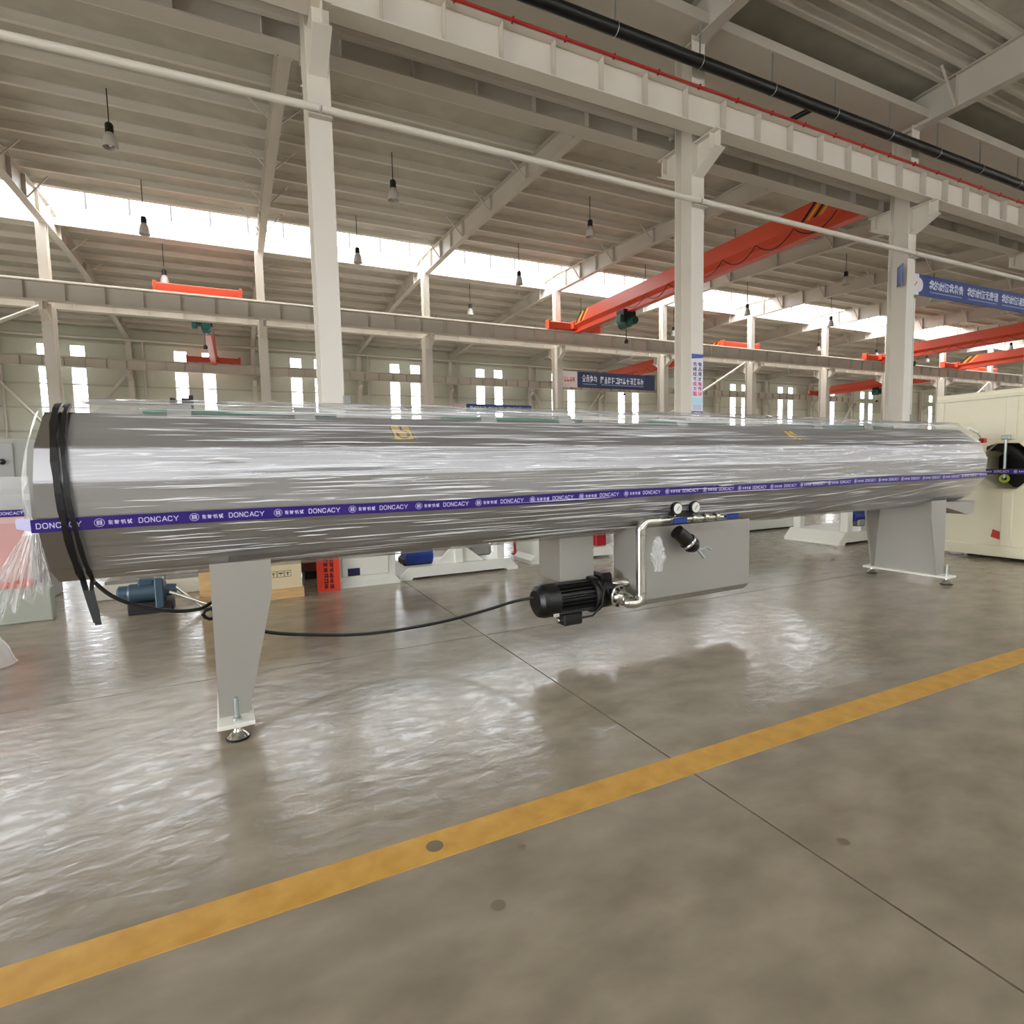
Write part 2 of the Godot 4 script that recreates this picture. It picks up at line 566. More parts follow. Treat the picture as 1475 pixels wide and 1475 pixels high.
func monitor(o: Node3D, d: float, pane_w: float, called: String) -> void:
	var w := struct(called)
	var base := under(d) + 0.22
	for s in [-1.0, 1.0]:
		var dd: float = d + s * 1.42
		var b := MB.new()
		b.box(P(HALL_X0, base - (0.25 if s < 0.0 else 0.62), dd - 0.05), P(HALL_X1, base + 0.12, dd + 0.05))
		part("curb_rail", b, M.white_paint, w)
		b = MB.new()
		b.box(P(HALL_X0, base + 1.2, dd - 0.04), P(HALL_X1, base + 1.32, dd + 0.04))
		part("head_rail", b, M.white_paint, w)
		var bar := boxed(P(-0.045, base + 0.12, 0.04), P(0.045, base + 1.2, -0.04))
		var bm := bar.mesh(M.mullion)
		var pm := boxed(P(0.05, base + 0.12, 0.004), P(pane_w - 0.05, base + 1.2, -0.004)).mesh(M.pane)
		var x := HALL_X0
		while x < HALL_X1 - 0.1:
			part("glazing_bar", bm, null, w, P(x, 0, dd))
			part("pane", pm, null, w, P(x, 0, dd))
			x += pane_w
	var c := MB.new()
	c.box(P(HALL_X0, base + 1.32, d - 1.75), P(HALL_X1, base + 1.42, d + 1.75))
	part("monitor_roof", c, M.roof, o)

func long_wall(called: String, d: float, windows: bool) -> void:
	var w := struct(called)
	var s := 1.0 if d > 0 else -1.0
	var d1 := d + 0.12 * s
	var top := 11.3
	var x := HALL_X0
	var openings := []
	if windows:
		for k in range(-2, 13):
			var cx := COL_X + BAY * k
			openings.append([cx + 2.5, cx + 3.35])
			openings.append([cx + 4.2, cx + 5.05])
	else:
		for k in range(-2, 13):
			openings.append([COL_X + BAY * k + 1.2, COL_X + BAY * k + 6.3])  # unseen window band, added to light the hall from the camera side
	for o in openings:
		part("wall_panel", boxed(P(x, 0, d), P(o[0], top, d1)), M.wall, w)
		if windows:
			for r in [[0.0, 1.9], [8.5, 9.03], [9.95, top]]:
				part("wall_panel", boxed(P(o[0], r[0], d), P(o[1], r[1], d1)), M.wall, w)
		else:
			for r in [[0.0, 8.6], [10.4, top]]:
				part("wall_panel", boxed(P(o[0], r[0], d), P(o[1], r[1], d1)), M.wall, w)
		x = o[1]
	part("wall_panel", boxed(P(x, 0, d), P(HALL_X1, top, d1)), M.wall, w)
	for y in [1.4, 2.9, 4.4, 5.9, 7.4, 8.75, 10.2]:
		var b := MB.new()
		b.box(P(HALL_X0, y - 0.04, d - 0.13 * s), P(HALL_X1, y + 0.04, d))
		if windows or y < 7.0:
			part("girt", b, M.girt, w)
	for o in openings:
		var rs := [[1.9, 8.5], [9.03, 9.95]] if windows else [[8.6, 10.4]]
		for r in rs:
			var wn := struct("window_%d" % (1 + counts.get("windows", 0)))
			counts["windows"] = 1 + counts.get("windows", 0)
			var b := MB.new()
			var f := 0.05
			for e in [[o[0], r[0], o[0] + f, r[1]], [o[1] - f, r[0], o[1], r[1]], [o[0] + f, r[0], o[1] - f, r[0] + f], [o[0] + f, r[1] - f, o[1] - f, r[1]]]:
				b = MB.new()
				b.box(P(e[0], e[1], d + 0.03 * s), P(e[2], e[3], d + 0.09 * s))
				part("window_frame", b, M.white_paint, wn)
			var y: float = r[1] - 0.75
			var y_low: float = r[1] - f
			while y_low > r[0] + f + 0.01:
				var lo := maxf(y, r[0] + f)
				if r[1] - r[0] < 1.2:
					lo = r[0] + f
				part("pane", boxed(P(o[0] + f, lo, d + 0.055 * s), P(o[1] - f, y_low, d + 0.065 * s)), M.pane, wn)
				if lo > r[0] + f + 0.01:
					part("glazing_bar", boxed(P(o[0] + f, lo - 0.04, d + 0.04 * s), P(o[1] - f, lo, d + 0.08 * s)), M.beam_paint, wn)
				y_low = lo - 0.04
				y = lo - 1.5

func build_shell() -> void:
	# floor: cast slabs with sawn joints
	var fl := struct("floor")
	part("joint_bed", boxed(P(HALL_X0 - 1, -0.30, WALL_F - 1), P(HALL_X1 + 1, -0.02, 47)), M.joint, fl)
	var slab := boxed(P(0.005, -0.02, 0.005), P(5.995, 0.0, 5.995)).mesh(M.floor)
	var edges_x := [HALL_X0 - 1, -16.1, -10.1, -4.1, 1.9, 7.9, 13.9, 19.9, 25.9, HALL_X1 + 1]
	var edges_d := [WALL_F - 1, -7.44, -1.44, 4.56, 10.56, 16.56, 22.56, 47.0]
	for i in edges_x.size() - 1:
		for j in edges_d.size() - 1:
			var wx: float = edges_x[i + 1] - edges_x[i]
			var wd: float = edges_d[j + 1] - edges_d[j]
			if absf(wx - 6) < 0.01 and absf(wd - 6) < 0.01:
				part("slab", slab, null, fl, P(edges_x[i], 0, edges_d[j]))
			else:
				part("slab", boxed(P(edges_x[i] + 0.005, -0.02, edges_d[j] + 0.005), P(edges_x[i + 1] - 0.005, 0, edges_d[j + 1] - 0.005)), M.floor, fl)
	part("floor_line", boxed(P(-12, 0.0, 1.98), P(60, 0.0025, 2.145)), M.yellow_line, fl)
	for e in [[0.62, 2.06, 0.035], [0.92, 1.9, 0.02], [0.72, 1.67, 0.026], [2.06, 1.34, 0.024]]:
		var sb := MB.new()
		sb.lathe([[e[2], 0.0], [0.0, 0.0004]], P(e[0], 0.0028 if e[1] > 1.98 else 0.0006, e[1]), Vector3.UP, 14)
		part("floor_stain", sb, M.stain, fl)
	# roof
	var ce := struct("ceiling")
	roof_sheet(ce, ROW_A, ROW_B - 1.4)
	roof_sheet(ce, ROW_B + 1.4, ROW_C + 0.4)
	roof_sheet(ce, ROW_N + 1.4, ROW_A)
	roof_sheet(ce, WALL_F, ROW_N - 1.4)
	var ds := []
	var d := ROW_A + 0.9
	while d < ROW_C:
		if absf(d - ROW_B) > 1.3:
			ds.append(d)
		d += 1.42
	ds.append(ROW_B - 1.45); ds.append(ROW_B + 1.45); ds.append(8.1); ds.append(7.6)
	d = ROW_A - 0.9
	while d > ROW_N + 1.3:
		ds.append(d)
		d -= 1.42
	for q in ds:
		var y := under(q)
		var b := MB.new()
		# Z purlin
		b.prism(PackedVector2Array([Vector2(-0.035, 0), Vector2(0.075, 0), Vector2(0.075, 0.012), Vector2(-0.023, 0.012), Vector2(-0.023, 0.2), Vector2(-0.095, 0.2), Vector2(-0.095, 0.188), Vector2(-0.035, 0.188)]), P(HALL_X0, y, q), Vector3(0, 0, -1), Vector3.UP, Vector3(HALL_X1 - HALL_X0, 0, 0))
		part("purlin", b, M.purlin, ce)
	monitor(ce, ROW_B, 1.5, "window_ridge")
	monitor(ce, ROW_N, 7.5, "window_ridge")  # unseen skylight behind the camera, added to brighten the near hall
	long_wall("wall_back", ROW_C + 0.3, true)
	long_wall("wall_front", WALL_F, false)
	for s in [0, 1]:
		var w := struct("wall_left" if s == 0 else "wall_right")
		var x := HALL_X0 - 0.15 if s == 0 else HALL_X1
		if s == 1:
			part("wall_panel", boxed(P(x, 0, WALL_F), P(x + 0.15, 13.7, ROW_C + 0.4)), M.wall, w)
			continue
		# unseen gate opening, added to brighten faces turned towards this end
		for r in [[WALL_F, -7.0, 0.0], [-7.0, 8.0, 5.2], [8.0, ROW_C + 0.4, 0.0]]:
			part("wall_panel", boxed(P(x, r[2], r[0]), P(x + 0.15, 13.7, r[1])), M.wall, w)
	# valley gutter over the near columns
	var g := MB.new()
	g.prism(PackedVector2Array([Vector2(8.95, 10.36), Vector2(8.95, 10.15), Vector2(10.6, 10.15), Vector2(10.6, 10.45), Vector2(10.57, 10.45), Vector2(10.57, 10.18), Vector2(8.98, 10.18), Vector2(8.98, 10.36)]), P(HALL_X0 + 0.03, 0, 0), Vector3(0, 0, -1), Vector3.UP, Vector3(70, 0, 0))
	solo("valley_gutter", g, M.beam_paint, "broad grey valley gutter under the roof above the near crane beam", "gutter")

func h_column(b: MB, x: float, d: float, y0: float, y1: float, w: float, h: float) -> void:
	var X := Vector3.RIGHT
	var Z := Vector3(0, 0, -1)
	b.loft([i_ring(P(x, y0, d), X, Z, w, h, 0.02, 0.014), i_ring(P(x, y1, d), X, Z, w, h, 0.02, 0.014)])

func corbel(o: Node3D, x: float, d0: float, d1: float, y: float, m: Material) -> void:
	# tapered bracket from the column face d0 out to d1, top at y
	var b := MB.new()
	var X := Vector3.RIGHT
	b.loft([i_ring(P(x, y - 0.33, d0), X, Vector3.UP, 0.26, 0.66, 0.018, 0.014), i_ring(P(x, y - 0.17, d1), X, Vector3.UP, 0.26, 0.34, 0.018, 0.014)])
	part("corbel", b, m, o)
	part("corbel_stiffener", boxed(P(x - 0.12, y - 0.33, lerpf(d0, d1, 0.72) - 0.008), P(x + 0.12, y - 0.02, lerpf(d0, d1, 0.72) + 0.008)), m, o)

func base_plate(o: Node3D, x: float, d: float) -> void:
	part("base_plate", boxed(P(x - 0.3, 0, d - 0.4), P(x + 0.3, 0.03, d + 0.4)), M.beam_paint, o)

func build_columns() -> void:
	var la := {-1: "white steel H column of the near row, out past the black straps", 0: "white steel H column rising behind the wrapped tank nearest its strapped end", 1: "white steel H column carrying the tall slogan poster", 2: "white steel H column with a small blue board beside the blue banner", 3: "white steel H column at the far end of the blue banner"}
	for k in range(-1, 4):
		var x := COL_X + BAY * k
		var o := thing("steel_column", la[k], "column", P(x, 0, ROW_A), 0.0, "near row of columns")
		var b := MB.new()
		h_column(b, 0, 0, 0.03, 10.1, 0.34, 0.5)
		part("shaft", b, M.white_paint, o)
		base_plate(o, 0, 0)
		corbel(o, 0, -0.25, -0.86, 8.03, M.white_paint)
		corbel(o, 0, 0.25, 0.86, 8.18, M.white_paint)
		for y in [6.86]:
			part("cleat", boxed(P(-0.17, y - 0.1, -0.36), P(0.17, y - 0.085, -0.25)), M.beam_paint, o)
	for k in range(-2, 11):
		var x := COL_X + BAY * k - 0.1
		var lab := "grey steel column under the ridge skylight, %s from the strapped tank end" % nth(maxi(k + 1, 0))
		if k == -2:
			lab = "grey steel column of the ridge row standing before the first bracing"
		var o := thing("ridge_column", lab, "column", P(x, 0, ROW_B), 0.0, "ridge row of columns")
		var b := MB.new()
		h_column(b, 0, 0, 0.03, 8.0, 0.36, 0.6)
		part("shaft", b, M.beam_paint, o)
		b = MB.new()
		h_column(b, 0, 0, 8.0, 11.05, 0.32, 0.34)
		part("upper_shaft", b, M.white_paint, o)
		base_plate(o, 0, 0)
		corbel(o, 0, -0.3, -0.85, 8.0, M.white_paint)
		corbel(o, 0, 0.3, 0.85, 8.0, M.white_paint)
	for k in range(-2, 14):
		var x := COL_X + BAY * k
		if k == 13:
			x = HALL_X1 - 0.3
		var o := thing("wall_post", "pale steel column against the back wall, %s from the strapped tank end" % nth(maxi(k + 2, 0)), "column", P(x, 0, ROW_C), 0.0, "back wall columns")
		var b := MB.new()
		h_column(b, 0, 0, 0.03, 10.6, 0.3, 0.45)
		part("shaft", b, M.white_paint, o)
		b = MB.new()
		b.tube([P(0.75, 0.0, 0.05), P(0.75, 10.4, 0.05)], 0.07, 8)
		part("downpipe", b, M.white_paint, o)
		base_plate(o, 0, 0)
		corbel(o, 0, -0.22, -0.8, 8.33, M.white_paint)

func crane_beam(called: String, label: String, d: float, y0: float, y1: float, x0: float, x1: float, step: float, face: float, m: Material, sm: Material) -> void:
	var o := thing(called, label, "crane beam", P(x0, 0, d))
	var b := MB.new()
	var Z := Vector3(0, 0, -1)
	b.loft([i_ring(P(0, (y0 + y1) / 2, 0), Z, Vector3.UP, 0.34, y1 - y0, 0.022, 0.016), i_ring(P(x1 - x0, (y0 + y1) / 2, 0), Z, Vector3.UP, 0.34, y1 - y0, 0.022, 0.016)])
	part("girder", b, m, o)
	b = MB.new()
	b.box(P(0, y1, -0.03), P(x1 - x0, y1 + 0.10, 0.03), 0.01)
	part("rail", b, M.purlin, o)
	var st := boxed(P(-0.007, y0 + 0.03, 0.01 * face), P(0.007, y1 - 0.03, 0.16 * face)).mesh(sm)
	var x := 0.5
	while x < x1 - x0:
		part("stiffener", st, null, o, P(x, 0, 0))
		x += step

func build_crane_beams() -> void:
	crane_beam("crane_beam", "near white crane runway beam with stiffeners beneath the red conductor rail", 8.9, 8.06, 8.70, -9.0, 40.0, 0.98, -1.0, M.white_paint, M.beam_paint)
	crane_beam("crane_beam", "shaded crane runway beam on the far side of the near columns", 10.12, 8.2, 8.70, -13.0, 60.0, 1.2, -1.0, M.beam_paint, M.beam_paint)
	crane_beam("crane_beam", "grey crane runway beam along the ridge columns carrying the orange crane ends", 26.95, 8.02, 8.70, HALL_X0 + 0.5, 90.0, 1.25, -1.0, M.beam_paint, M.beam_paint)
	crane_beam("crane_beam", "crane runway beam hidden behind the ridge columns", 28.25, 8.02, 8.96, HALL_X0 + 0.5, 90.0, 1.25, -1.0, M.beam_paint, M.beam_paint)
	crane_beam("crane_beam", "pale crane runway beam with stiffeners along the back wall windows", 44.85, 8.35, 8.96, HALL_X0 + 0.5, 68.0, 1.1, -1.0, M.white_paint, M.beam_paint)
	# walkway angle between the twin beams
	var b := MB.new()
	b.prism(PackedVector2Array([Vector2(0, 0), Vector2(0.13, 0), Vector2(0.13, 0.015), Vector2(0.015, 0.015), Vector2(0.015, 0.1), Vector2(0, 0.1)]), P(-13, 8.46, 9.78), Vector3(0, 0, -1), Vector3.UP, Vector3(73, 0, 0))
	var tie := thing("tie_angle", "pale steel tie angle running between the twin near crane beams", "beam")
	part("angle", b, M.white_paint, tie)
	for k in range(-1, 8):
		part("hanger", boxed(P(COL_X + BAY * k - 0.03, 8.5, 9.77), P(COL_X + BAY * k + 0.03, 8.6, 10.1)), M.white_paint, tie)
	# conductor rail
	var o := thing("conductor_rail", "thin red conductor rail clipped along the top of the near crane beam", "rail", P(-9, 0, 8.69))
	b = MB.new()
	b.tube([P(0, 8.69, 0), P(49, 8.69, 0)], 0.026, 8)
	part("rail", b, M.pipe_red, o)
	var clip := boxed(P(-0.014, 8.655, -0.032), P(0.014, 8.735, 0.045), 0.005).mesh(M.pipe_red)
	for k in 49:
		part("clip", clip, null, o, P(0.4 + k * 1.0, 0, 0))
	# tie pipe on the near row
	for k in range(-1, 4):
		b = MB.new()
		b.tube([P(COL_X + BAY * k + 0.02 - (5 if k == -1 else 0), 6.87 if k > -1 else 6.72, 9.17), P(COL_X + BAY * (k + 1) - 0.02, 6.87, 9.17)], 0.055, 12)
		var names := {-1: "slim white tie pipe reaching the first near column from the strapped end side", 0: "slim white tie pipe between the first near column and the poster column", 1: "slim white tie pipe between the poster column and the banner column", 2: "slim white tie pipe passing above the blue banner", 3: "slim white tie pipe past the end of the blue banner"}
		solo("tie_pipe", b, M.white_paint, names[k], "pipe", Vector3.ZERO, 0.0, "tie pipes of the near row")
	b = MB.new()
	b.tube([P(HALL_X0, 10.35, 45.15), P(HALL_X1, 10.35, 45.15)], 0.09, 8)
	solo("eaves_pipe", b, M.white_paint, "long pale tie pipe at the top of the back wall columns", "pipe")
	# rainwater pipe
	o = thing("rainwater_pipe", "fat black rainwater pipe hung under the valley above the red rail", "pipe", P(-9, 0, 9.0))
	b = MB.new()
	b.tube([P(0, 9.42, 0), P(50, 9.42, 0)], 0.115, 16)
	part("main_pipe", b, M.black, o)
	b = MB.new()
	b.tube([P(21.2, 9.42, 0.0), P(21.05, 9.38, 0.3), P(20.8, 9.28, 0.75), P(20.6, 9.18, 1.0)], 0.06, 10)
	part("branch_pipe", b, M.black, o)
	var hoop := MB.new()
	var ring := []
	for k in 25:
		ring.append(P(0, 9.42 + 0.122 * cos(TAU * k / 24), 0.122 * sin(TAU * k / 24)))
	hoop.tube(ring, 0.008, 5, -1.0, false)
	hoop.box(P(-0.012, 9.54, -0.012), P(0.012, 10.15, 0.012))
	var hm := hoop.mesh(M.zinc)
	for k in 24:
		part("pipe_hanger", hm, null, o, P(1.3 + k * 2.05, 0, 0))

func build_rafters() -> void:
	var prof := [[ROW_A + 0.1, 10.15], [14.3, 10.45], [18.0, 10.68], [23.5, 10.92], [26.8, 11.0], [ROW_B, 11.02], [30.0, 11.1], [34.0, 11.12], [38.0, 10.85], [42.0, 10.62], [45.4, 10.42]]
	var nearp := [[ROW_A + 0.1, 10.0], [7.0, 10.03], [3.0, 10.35], [0.0, 10.6], [-4.0, 10.85], [-8.4, 11.0]]
	for k in range(-2, 13):
		for side in 2:
			if side == 1 and (k < 0 or k > 4):
				continue
			var x := COL_X + BAY * k
			var lab := "pale roof rafter bending over the %s ridge column from the strapped end" % nth(maxi(k + 1, 0))
			if k == -2:
				lab = "pale roof rafter in the end bay before the first ridge column"
			if side == 1:
				lab = "pale overhead rafter running back from the %s" % ["first near column", "poster column", "blue board column", "column at the banner end", "fifth near column"][k]
			var o := thing("roof_rafter", lab, "rafter", P(x, 0, 0), 0.0, "far hall rafters" if side == 0 else "overhead near hall rafters")
			var b := MB.new()
			var rings := []
			for q in (prof if side == 0 else nearp):
				var top := under(q[0])
				rings.append(i_ring(P(0, (top + q[1]) / 2, q[0]), Vector3.RIGHT, Vector3.UP, 0.26, top - q[1], 0.018, 0.012))
			b.loft(rings)
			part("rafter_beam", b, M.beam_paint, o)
			var pr: Array = prof if side == 0 else nearp
			var d: float = (ROW_A + 1.5) if side == 0 else ROW_A - 1.2
			var n := 0
			while d < ROW_C - 1 and d > ROW_N + 1:
				var lo := 0.0
				for i in pr.size() - 1:
					var a: Array = pr[i]
					var c: Array = pr[i + 1]
					if (d - a[0]) * (d - c[0]) <= 0.0:
						lo = lerpf(a[1], c[1], (d - a[0]) / (c[0] - a[0]))
				var up := under(d)
				b = MB.new()
				b.box(P(-0.12, lo + 0.02, d - 0.006), P(0.12, up - 0.02, d + 0.006))
				if n % 2 == 0 or absf(d - ROW_B) < 4.0:
					part("stiffener", b, M.beam_paint, o)
				if n % 2 == 0 and absf(d - ROW_B) > 1.6:
					for s in [-1.0, 1.0]:
						b = MB.new()
						b.bar(P(s * 0.12, lo + 0.05, d), P(s * 0.75, up + 0.02, d), 0.05, 0.035)
						part("fly_brace", b, M.beam_paint, o)
				n += 1
				d += 1.42 if side == 0 else -1.42

func build_bracing() -> void:
	var sets := [[-2, "before the strapped end of the tank"], [3, "beyond the blue ridge banner"], [8, "far along the back wall"]]
	for e in sets:
		var x0: float = COL_X + BAY * e[0]
		var x1 := x0 + BAY
		var xm := (x0 + x1) / 2
		var n := 0
		for s in [[x0 + 0.1, x0 + 3.3], [x1 - 0.1, x1 - 3.3]]:
			var b := MB.new()
			b.tube([P(s[0], 8.2, 45.1), P(s[1], 4.0, 45.1)], 0.09, 8)
			solo("wall_brace", b, M.white_paint, "pale back wall brace %s, %s" % [e[1], "nearer half" if n == 0 else "farther half"], "brace")
			n += 1
	for e in [[-2.0, "first bay"], [2.95, "bay of the orange crane"], [7.0, "far bay"]]:
		var x0: float = COL_X + BAY * e[0]
		var b := MB.new()
		b.tube([P(x0 + 0.2, 4.2, ROW_B), P(x0 + BAY - 0.25, 8.0, ROW_B)], 0.08, 8)
		solo("column_brace", b, M.beam_paint, "diagonal grey brace between ridge columns in the %s" % e[1], "brace")

func bridge_crane(label: String, x: float, d0: float, d1: float, y: float, hoist_d: float, group: String, t0: float, t1: float, rail: float) -> void:
	var o := thing("bridge_crane", label, "crane", P(x, 0, 0), 0.0, group)
	var prof := PackedVector2Array([Vector2(-0.24, 0.98), Vector2(-0.24, 0.42), Vector2(-0.06, 0.26), Vector2(-0.06, 0.06), Vector2(-0.17, 0.06), Vector2(-0.17, 0), Vector2(0.17, 0), Vector2(0.17, 0.06), Vector2(0.06, 0.06), Vector2(0.06, 0.26), Vector2(0.24, 0.42), Vector2(0.24, 0.98)])
	var b := MB.new()
	var rings := []
	for e in [[d0, 0.42], [d0 + 1.5, 0.98], [d1 - 1.5, 0.98], [d1, 0.42]]:
		var r := PackedVector3Array()
		for p in prof:
			r.append(P(p.x, y + (minf(p.y, e[1]) if p.y > 0.9 else minf(p.y, e[1] * 0.86)), e[0]))
		rings.append(r)
	b.loft(rings)
	part("girder", b, M.crane_red, o)
	for e in [[d0 + 1.25, 0.0], [d1 - 1.6, 0.0]]:
		for k in 4:
			b = MB.new()
			var dd: float = e[0] + k * 0.22
			b.prism(PackedVector2Array([Vector2(dd + 0.5, 0.47), Vector2(dd + 0.62, 0.47), Vector2(dd + 0.12, 0.95), Vector2(dd, 0.95)]), Vector3(-0.243, y, 0), Vector3(0, 0, -1), Vector3.UP, Vector3(0.004, 0, 0))
			part("warning_stripe", b, M.yellow if k % 2 == 0 else M.black, o)
	for e in [[t0, 1.0], [t1, -1.0]]:
		part("end_truck", boxed(P(-1.55, rail + 0.02, e[0] - 0.17), P(1.55, rail + 0.38, e[0] + 0.17), 0.02), M.crane_red, o)
		part("end_plate", boxed(P(-0.3, rail + 0.02, e[0]), P(0.3, rail + 0.42, e[0] + e[1] * 0.45), 0.02), M.crane_red, o)
		for s in [-1.0, 1.0]:
			part("buffer", boxed(P(s * 1.55, rail + 0.0, e[0] - 0.18), P(s * 1.68, rail + 0.46, e[0] + 0.18), 0.02), M.crane_red, o)
			b = MB.new()
			b.lathe([[0.0, -0.06], [0.19, -0.06], [0.19, 0.06], [0.0, 0.06]], P(s * 1.1, rail + 0.185, e[0]), Vector3(0, 0, 1), 16)
			part("wheel", b, M.dark, o)
	# hoist
	b = MB.new()
	b.lathe([[0.0, -0.55], [0.2, -0.55], [0.24, -0.5], [0.24, 0.1], [0.21, 0.12], [0.21, 0.5], [0.17, 0.58], [0.0, 0.58]], P(0.1, y - 0.42, hoist_d), Vector3(0, 0, 1), 18)
	part("hoist_drum", b, M.teal, o)
	part("hoist_trolley", boxed(P(-0.36, y - 0.3, hoist_d - 0.3), P(0.36, y + 0.12, hoist_d + 0.3), 0.03), M.dark, o)
	part("control_box", boxed(P(-0.52, y - 0.5, hoist_d - 0.25), P(-0.28, y - 0.15, hoist_d + 0.1), 0.02), M.teal, o)
	b = MB.new()
	b.tube([P(0, y - 0.6, hoist_d), P(0, y - 1.25, hoist_d)], 0.02, 6)
	part("hoist_rope", b, M.dark, o)
	b = MB.new()
	b.lathe([[0.0, 0.0], [0.09, 0.02], [0.1, 0.12], [0.05, 0.2], [0.0, 0.22]], P(0, y - 1.42, hoist_d), Vector3.UP, 12)
	part("hook_block", b, M.dark, o)
	# festoon cable
	var path := []
	var n := int((hoist_d - d0 - 1.5) / 1.4)
	if n > 0:
		for k in n:
			for j in 8:
				var f := j / 8.0
				path.append(P(-0.33, y + 0.36 - 1.5 * f * (1 - f), d0 + 1.2 + (k + f) * (hoist_d - d0 - 1.5) / n))
		b = MB.new()
		b.tube(path, 0.018, 5)
		part("festoon_cable", b, M.black, o)

func build_cranes() -> void:
	bridge_crane("nearest orange overhead travelling crane spanning from the near columns to the ridge beam", 17.0, 10.36, 26.72, 8.62, 22.3, "travelling cranes over the middle aisle", 10.12, 26.95, 8.80)
	bridge_crane("orange overhead crane passing behind the blue board column", 44.0, 10.36, 26.72, 8.62, 25.0, "travelling cranes over the middle aisle", 10.12, 26.95, 8.80)
	bridge_crane("farthest orange overhead crane showing above the cream wrapped housing", 54.2, 10.36, 26.72, 8.62, 14.0, "travelling cranes over the middle aisle", 10.12, 26.95, 8.80)
	bridge_crane("red overhead crane seen end on with a teal hoist above the tank's strapped end", -1.1, 28.5, 44.6, 8.9, 31.6, "travelling cranes along the back aisle", 28.25, 44.85, 9.06)
	bridge_crane("dull red overhead crane behind the blue banner of the ridge row", 31.0, 28.5, 44.6, 8.9, 41.0, "travelling cranes along the back aisle", 28.25, 44.85, 9.06)
	bridge_crane("dull red overhead crane in the distance behind the blue board column", 62.0, 28.5, 44.6, 8.9, 38.0, "travelling cranes along the back aisle", 28.25, 44.85, 9.06)

func build_lamps() -> void:
	var rows := [[18.5, "in front of the skylight"], [24.5, "close under the skylight"], [30.75, "just behind the skylight"], [36.8, "deep in the back aisle"]]
	var proto: Node3D
	for r in rows:
		for k in range(0, 9):
			var x := -2.55 + BAY * k
			var top := under(r[0])
			var lab := "bell pendant lamp %s, %s from the strapped end" % [r[1], nth(k)]
			var o: Node3D
			if proto == null:
				o = thing("pendant_lamp", lab, "lamp")
				var b := MB.new()
				b.tube([Vector3(0, 0.3, 0), Vector3(0, 1.0, 0)], 0.02, 6)
				part("rod", b, M.dark, o)
				b = MB.new()
				b.lathe([[0.0, 0.32], [0.1, 0.32], [0.13, 0.28], [0.13, 0.08], [0.0, 0.08]], Vector3.ZERO, Vector3.UP, 16)
				part("ballast_housing", b, M.ballast, o)
				b = MB.new()
				b.lathe([[0.11, 0.08], [0.19, -0.02], [0.24, -0.2], [0.25, -0.3], [0.235, -0.3], [0.18, -0.03], [0.1, 0.06]], Vector3.ZERO, Vector3.UP, 20)
				part("reflector", b, M.lamp_shell, o)
				b = MB.new()
				b.lathe([[0.0, -0.27], [0.05, -0.25], [0.07, -0.18], [0.05, -0.08], [0.03, 0.04]], Vector3.ZERO, Vector3.UP, 12)
				part("bulb", b, M.bulb, o)
				proto = o
			else:
				o = proto.duplicate()
				o.name = numbered("pendant_lamp")
				add_child(o)
				tag(o, lab, "lamp")
			o.set_meta("group", "high-bay pendant lamps")
			o.position = P(x, 10.35 if r[0] < 30 else 10.45, r[0])
			o.scale = Vector3(0.74, 1, 0.74)
			(o.get_node("rod") as Node3D).scale.y = top + 0.2 - o.position.y

func panel(called: String, label: String, category: String, a: Vector3, b: Vector3, h: float, t: Texture2D, thick := 0.01) -> Node3D:
	# an upright printed sheet from a to b (bottom edge), its print towards the camera side
	var o := thing(called, label, category, a)
	var x := (b - a)
	var nn := Vector3(x.z, 0, -x.x).normalized()
	if nn.z < 0:
		nn = -nn
	var up := Vector3.UP * h
	var mb := MB.new()
	mb.bar(up * 0.5 - nn * thick, x + up * 0.5 - nn * thick, thick, h)
	part("backing", mb, M.navy, o)
	mb = MB.new()
	mb.quad(up, up + x, x, Vector3.ZERO, nn)
	part("print", mb, textured(t, 0.5), o, nn * 0.002)
	return o

func cords(o: Node3D, ends: Array) -> void:   # strings that tie a banner's corners to the columns
	for e in ends:
		var b := MB.new()
		b.tube([e[0] - o.position, e[1] - o.position], 0.006, 5)
		part("cord", b, M.dial, o)

